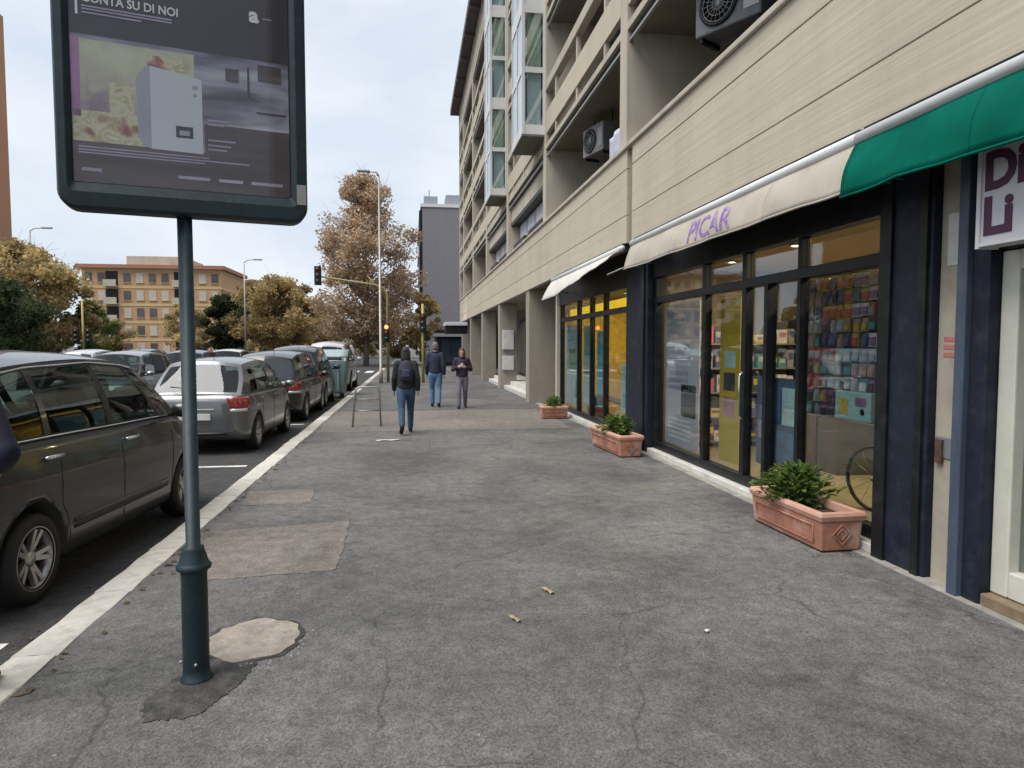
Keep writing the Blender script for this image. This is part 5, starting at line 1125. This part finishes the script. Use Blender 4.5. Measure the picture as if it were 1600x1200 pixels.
pe = pose_walk(.04, .0, 0); pe.update(elR=(.31, -.10, 1.17), wrR=(.20, .12, 1.08), elL=(-.30, -.08, 1.17), wrL=(-.18, .14, 1.08))
person('person in a navy jacket cut off by the left edge with only an elbow showing', (-2.20, 3.52, RZ + .1), R(6), pe, mat('navy_coat', (.008, .009, .026), .85, var=.2), mat('navy_trousers', (.01, .01, .025), .9), hd_, m_black, 1.80)

# ------------------------------------------------------------------ trees
def tree(label, loc, h, crown_r, crown_z, seed, lm, n_leaf, leaf, twigs=70, trunk_r=.22, squash=1.0, density=.75, name='street_tree', shape=None):
    q = random.Random(seed); t = thing(name, label, 'tree', loc)
    tr = MB(); wob = [Vector((q.gauss(0, .12), q.gauss(0, .12), 0)) for _ in range(6)]
    pts = [Vector((0, 0, -.05))] + [Vector((0, 0, h * .88 * (i + 1) / 6)) + wob[i] * (i + 1) * .5 for i in range(6)]
    tr.tube(pts, [trunk_r * (1 - .13 * i) for i in range(7)], 10)
    tips = []
    shape = shape or (lambda z: max(0.0, 1 - ((z - .45) / .55) ** 2) ** .6 if z > .45 else max(.0, 1 - ((.45 - z) / .47) ** 2) ** .5)
    for i in range(twigs):
        zf = q.random(); zz = crown_z + (h - crown_z) * zf; rad = crown_r * shape(zf) * (q.random() ** .45) * q.uniform(.75, 1.12); a = q.uniform(0, 2 * pi)
        tip = Vector((rad * cos(a), rad * sin(a) * squash, zz)); st_ = max(crown_z * .8, zz - rad * q.uniform(.5, .9)); 
        k = min(5.99, max(0, st_ / (h * .88) * 6)); base = pts[int(k)].lerp(pts[min(6, int(k) + 1)], k - int(k))
        mid = base.lerp(tip, .5) + Vector((q.gauss(0, .2), q.gauss(0, .2), q.uniform(.1, .4)))
        for _k in range(3):
            e_ = tip + (tip - mid).normalized() * crown_r * q.uniform(.05, .20) + Vector((q.gauss(0, .1), q.gauss(0, .1), q.gauss(.05, .1))) * crown_r; tr.tube([mid.lerp(tip, q.uniform(.4, 1)), e_], [trunk_r * .06, trunk_r * .02], 4, cap=False)
        r0 = trunk_r * .28 * (1 - .5 * zf); tr.tube([base, mid, tip], [r0, r0 * .6, r0 * .2], 6, cap=False); tips.append((tip, mid))
    tr.build('trunk', m_bark, t)
    rg = np.random.default_rng(seed); T = np.array([tuple(x[0]) for x in tips]); Mi = np.array([tuple(x[1]) for x in tips]); nt_ = len(tips)
    wgt = rg.uniform(.35, 1.6, nt_); idx = rg.choice(nt_, n_leaf, p=wgt / wgt.sum()); cr_ = crown_r * rg.uniform(.13, .27, nt_)
    d = rg.normal(size=(n_leaf, 3)); d /= np.linalg.norm(d, axis=1)[:, None]; d *= (rg.random(n_leaf) ** .45 * cr_[idx])[:, None]; d[:, 2] *= .75
    fr_ = np.where(rg.random(n_leaf) < .72, 1.0, rg.random(n_leaf))[:, None]; P_ = Mi[idx] * (1 - fr_) + T[idx] * fr_ + d
    u = rg.normal(size=(n_leaf, 3)); u /= np.linalg.norm(u, axis=1)[:, None]; w_ = np.cross(u, rg.normal(size=(n_leaf, 3))); w_ /= np.linalg.norm(w_, axis=1)[:, None]
    sz = (leaf * rg.uniform(.45, 1.6, n_leaf))[:, None]
    vv = np.stack([P_ - u * sz, P_ + w_ * sz * .6, P_ + u * sz, P_ - w_ * sz * .55], axis=1).reshape(-1, 3).astype(np.float32)
    me = bpy.data.meshes.new('crown'); me.vertices.add(n_leaf * 4); me.vertices.foreach_set('co', vv.ravel()); me.loops.add(n_leaf * 4); me.loops.foreach_set('vertex_index', np.arange(n_leaf * 4, dtype=np.int32))
    me.polygons.add(n_leaf); me.polygons.foreach_set('loop_start', np.arange(0, n_leaf * 4, 4, dtype=np.int32)); me.update(calc_edges=True); at_ = me.attributes.new('tone', 'FLOAT', 'FACE'); at_.data.foreach_set('value', (rg.uniform(.62, 1.3, nt_)[idx] * rg.uniform(.85, 1.12, n_leaf)).astype(np.float32))
    link('crown', me, lm, t)
    return t
lm_brown = leafmat('plane_leaf_brown', [(.38, .25, .15), (.50, .34, .21), (.60, .46, .33), (.44, .34, .21), (.64, .53, .42)], True)
lm_ochre = leafmat('plane_leaf_ochre', [(.34, .25, .11), (.46, .34, .15), (.56, .43, .22), (.38, .34, .16)], True)
lm_mixed = leafmat('mixed_leaf', [(.12, .14, .06), (.22, .20, .09), (.34, .26, .11), (.42, .31, .14), (.19, .20, .09)], True)
lm_tan = leafmat('tan_leaf', [(.24, .22, .10), (.42, .31, .14), (.58, .42, .19), (.62, .47, .24), (.34, .30, .14)], True)
lm_dkgreen = leafmat('dark_green_leaf', [(.04, .055, .025), (.06, .08, .035), (.085, .105, .045)], True)
lm_green = leafmat('fresh_green_leaf', [(.08, .14, .025), (.13, .19, .04), (.10, .16, .03)], True)
tree('tall brown autumn plane tree at the crossing, sky showing through', (-4.0, 62, RZ), 16.3, 5.0, 2.4, 21, lm_brown, 44000, .115, 170, .26, shape=lambda z: (.70 + .30 * sin(pi * min(1, z * 1.1 + .1))) * max(.0, 1 - max(0, (z - .50) / .52) ** 3.2) ** .7 * (.75 + .25 * min(1, z * 5)))
tree('rounded tan autumn tree in front of the second orange block', (-12.2, 66, RZ), 7.9, 4.3, 2.2, 22, lm_ochre, 26000, .13, 100, .2)
tree('dark green evergreen tree beside the tan autumn tree', (-17.2, 68, RZ), 6.6, 2.4, 1.5, 23, lm_dkgreen, 18000, .12, 90, .18)
tree('large autumn tree at the left with ochre top', (-22.9, 44, RZ), 7.6, 3.8, 1.4, 24, lm_tan, 30000, .11, 110, .22)
tree('olive brown tree at the far left edge', (-26.0, 43, RZ), 6.6, 3.8, .8, 25, lm_mixed, 22000, .11, 80, .2)
tree('dark green bush tree low at the left edge', (-20.0, 37, RZ), 4.9, 2.8, .5, 26, lm_dkgreen, 16000, .09, 90, .14)
tree('fresh green young tree beside the yellow signal pole', (-20.3, 47, RZ), 4.4, 1.7, 1.0, 27, lm_green, 8000, .075, 50, .09)
tree('small ochre tree behind the signal arm', (-8.9, 72, RZ), 5.6, 2.6, 1.2, 28, lm_ochre, 10000, .10, 60, .14)
tree('dark tree in the distance left of the tall plane tree', (-12, 95, RZ), 5.5, 3.4, .8, 29, lm_mixed, 12000, .13, 60, .16)
tree('olive tree behind the parked cars in the distance', (-16, 88, RZ), 5.6, 3.6, .8, 30, lm_mixed, 12000, .13, 60, .16)
tree('ochre tree near the foot of the dark tower', (1.2, 66, RZ), 6.6, 2.2, 1.6, 31, lm_ochre, 9000, .10, 60, .14)
for k, (x, y, h_) in enumerate(((-6.5, 105, 6.5), (-2.5, 98, 5.8), (1.5, 100, 6.2), (-20.5, 104, 6.5), (-24.5, 100, 6))): tree(['distant brown tree just left of the lamp post foot', 'distant tree behind the lamp post foot', 'distant tree behind the dark tower foot', 'distant olive tree behind the tan tree', 'distant olive tree left of the evergreen'][k], (x, y, RZ), h_, 3.2, .5, 60 + k, lm_mixed, 9000, .14, 50, .16)
tree('brown tree between the orange blocks', (-29, 96, RZ), 6.8, 3.6, 1.2, 32, lm_ochre, 12000, .13, 60, .16)
for k, x in enumerate((-52, -45, -38)): tree(['leftmost low tree before the orange block', 'middle low tree before the orange block', 'rightmost low tree before the orange block'][k], (x, 92, RZ), 5.0, 3.4, .8, 40 + k, lm_mixed, 9000, .13, 50, .16)

# ------------------------------------------------------------------ far buildings
def far_block(label, x0, x1, y, d, h, floors, wallm, bandm, slots, roofm, rz=0, pent=True, seed=1):
    t = thing('apartment_building', label, 'building', ((x0 + x1) / 2, y, RZ), rz); w_ = x1 - x0; q = random.Random(seed); fh = h / floors
    wall = MB().box(-w_ / 2, w_ / 2, 0, d, 0, h).build('wall', wallm, t)
    for k in range(floors): MB().box(-w_ / 2 - .05, w_ / 2 + .05, -.06, d, k * fh - .12 + fh, k * fh + .22 + fh).build('floor_band', bandm, wall)
    rf = MB().box(-w_ / 2 - .6, w_ / 2 + .6, -.6, d + .6, h + .2, h + .75).build('roof', roofm, t)
    if pent: MB().box(-w_ * .22, w_ * .2, 2, d - 2, h + .75, h + 2.3).build('penthouse', m_conc, rf)
    mww = mat('far_window', (.10, .09, .09), .3, var=.4, scale=.7); msh = mat('far_shutter', (.52, .48, .42), .7)
    n = int(w_ / 1.75)
    for k in range(floors):
        for j in range(n):
            x = -w_ / 2 + w_ * (j + .5) / n
            if any(abs(x / w_ - s) < .05 for s in slots): continue
            wd = MB().box(x - .5, x + .5, -.05, .02, k * fh + .75, k * fh + 2.15).build('window', msh if q.random() < .45 else mww, t)
            MB().box(x - .58, x + .58, -.14, -.02, k * fh + .66, k * fh + .74).build('sill', bandm, wd)
        for s in slots:
            x = s * w_; bl = MB().box(x - .9, x + .9, -.9, -.0, k * fh + .1, k * fh + .25).box(x - .9, x + .9, -.9, -.84, k * fh + .25, k * fh + 1.1).build('balcony', m_conc, t)
            MB().box(x - .85, x + .85, -.04, .015, k * fh + .25, k * fh + 2.4).build('balcony_door', m_dark, bl)
    return t
w_or = mat('orange_brick', (.50, .30, .15), .85, var=.12, scale=.5); w_ye = mat('yellow_render', (.54, .40, .20), .85, var=.12, scale=.5); w_or2 = mat('orange_brick_pink', (.52, .31, .17), .85, var=.12, scale=.4); bandc = mat('cream_band', (.58, .46, .24), .8, var=.1); rfm = mat('terracotta_roof', (.38, .17, .11), .8, var=.15)
far_block('orange brick apartment block with dark balcony stacks beyond the trees', -48.2, -28.6, 110, 14, 13.1, 5, w_or2, bandc, (-.29, .2), rfm)
far_block('farther orange block with a shallow roof behind the tan tree', -32.6, -23.5, 135, 12, 13.3, 5, w_ye, bandc, (.3,), rfm, pent=False, seed=2)
far_block('small pale pink block far down the street', -12.2, -8.0, 150, 10, 9.5, 4, mat('pale_pink', (.45, .33, .28), .85), bandc, (), rfm, pent=False, seed=3)
far_block('low cream block far behind the parked cars', -24, -13, 140, 10, 6.0, 2, mat('cream_wall', (.48, .42, .33), .85), bandc, (), rfm, pent=False, seed=4)
# orange building on the left edge
lb = thing('apartment_building', 'tall orange building filling the left edge', 'building', (-30, 52, RZ))
MB().box(-16, -4.45, 0, 14, 0, 30).build('wall', mat('apricot_render', (.44, .22, .12), .85, var=.06, scale=.3), lb)
for k in range(9): MB().box(-15.5, -4.6, -.05, .01, 2.4 + k * 3.1, 2.5 + k * 3.1).build('string_course', bandc, lb)
for k in range(9):
    for j in range(5):
        MB().box(-15.5 + j * 2.2, -14.3 + j * 2.2, -.04, .02, .8 + k * 3.1, 2.2 + k * 3.1).build('window', mat('lb_win', (.08, .08, .09), .2) if k + j == 0 else bpy.data.materials['lb_win'], lb)
# dark tower
tw = thing('apartment_building', 'dark grey brick tower standing behind the end of the beige block', 'building', (3.3, 76, RZ))
m_tw = bpy.data.materials.new('grey_brick'); m_tw.use_nodes = True
_n = m_tw.node_tree.nodes; _l = m_tw.node_tree.links; _b = _n['Principled BSDF']; _b.inputs['Roughness'].default_value = .8
_c = _n.new('ShaderNodeTexCoord'); _mp = _n.new('ShaderNodeMapping'); _mp.inputs['Rotation'].default_value = (R(90), 0, 0); _k = _n.new('ShaderNodeTexBrick'); _k.inputs['Scale'].default_value = 1.6
_k.inputs['Color1'].default_value = (.215, .205, .23, 1); _k.inputs['Color2'].default_value = (.245, .23, .255, 1); _k.inputs['Mortar'].default_value = (.185, .18, .195, 1); _k.inputs['Mortar Size'].default_value = .03
_l.new(_c.outputs['Object'], _mp.inputs[0]); _l.new(_mp.outputs[0], _k.inputs['Vector']); _l.new(_k.outputs['Color'], _b.inputs['Base Color'])
MB().box(-2.0, 8, 0, 12, 0, 16.9).build('wall', m_tw, tw)
MB().box(-2.35, -2.0, .4, 12, 0, 16.6).build('side_bay', m_dark, tw)
for k in range(6):
    w2 = MB().box(-2.5, -2.3, .8, 11, 1.2 + k * 2.6, 2.0 + k * 2.6).build('balcony', m_whitemetal, tw)
pp_ = MB().box(-2.2, 8.1, -.1, 12, 16.9, 17.25).build('parapet', m_whitemetal, tw)
MB().box(-1.8, -.3, 1, 3, 17.25, 18.3).build('roof_hut', mat('roof_hut', (.28, .30, .33), .7), tw, bevel=.05); MB().box(.6, 6, 1, 4, 17.25, 18.5).build('roof_hut', bpy.data.materials['roof_hut'], tw, bevel=.05)
MB().tube([(-1.2, 2, 18.3), (-1.2, 2, 19.2)], .04, 6).build('aerial', m_dark, tw)
lowb = thing('shop_row', 'low dark shop row beyond the end of the block', 'building', (5.5, 62, RZ))
MB().box(-3.2, 5, 0, 8, 0, 3.2).build('wall', m_dark, lowb); MB().box(-3.6, 5, -1.2, 0, 2.6, 2.9).build('shop_canopy', m_grey, lowb)
for k in range(3): MB().box(-2.8 + k * 2.4, -.8 + k * 2.4, -.05, .0, .3, 2.4).build('shop_window', m_bglass, lowb)

scene.cycles.max_bounces = 6; scene.cycles.diffuse_bounces = 3; scene.cycles.glossy_bounces = 3; scene.cycles.transparent_max_bounces = 12
scene.cycles.caustics_reflective = False; scene.cycles.caustics_refractive = False
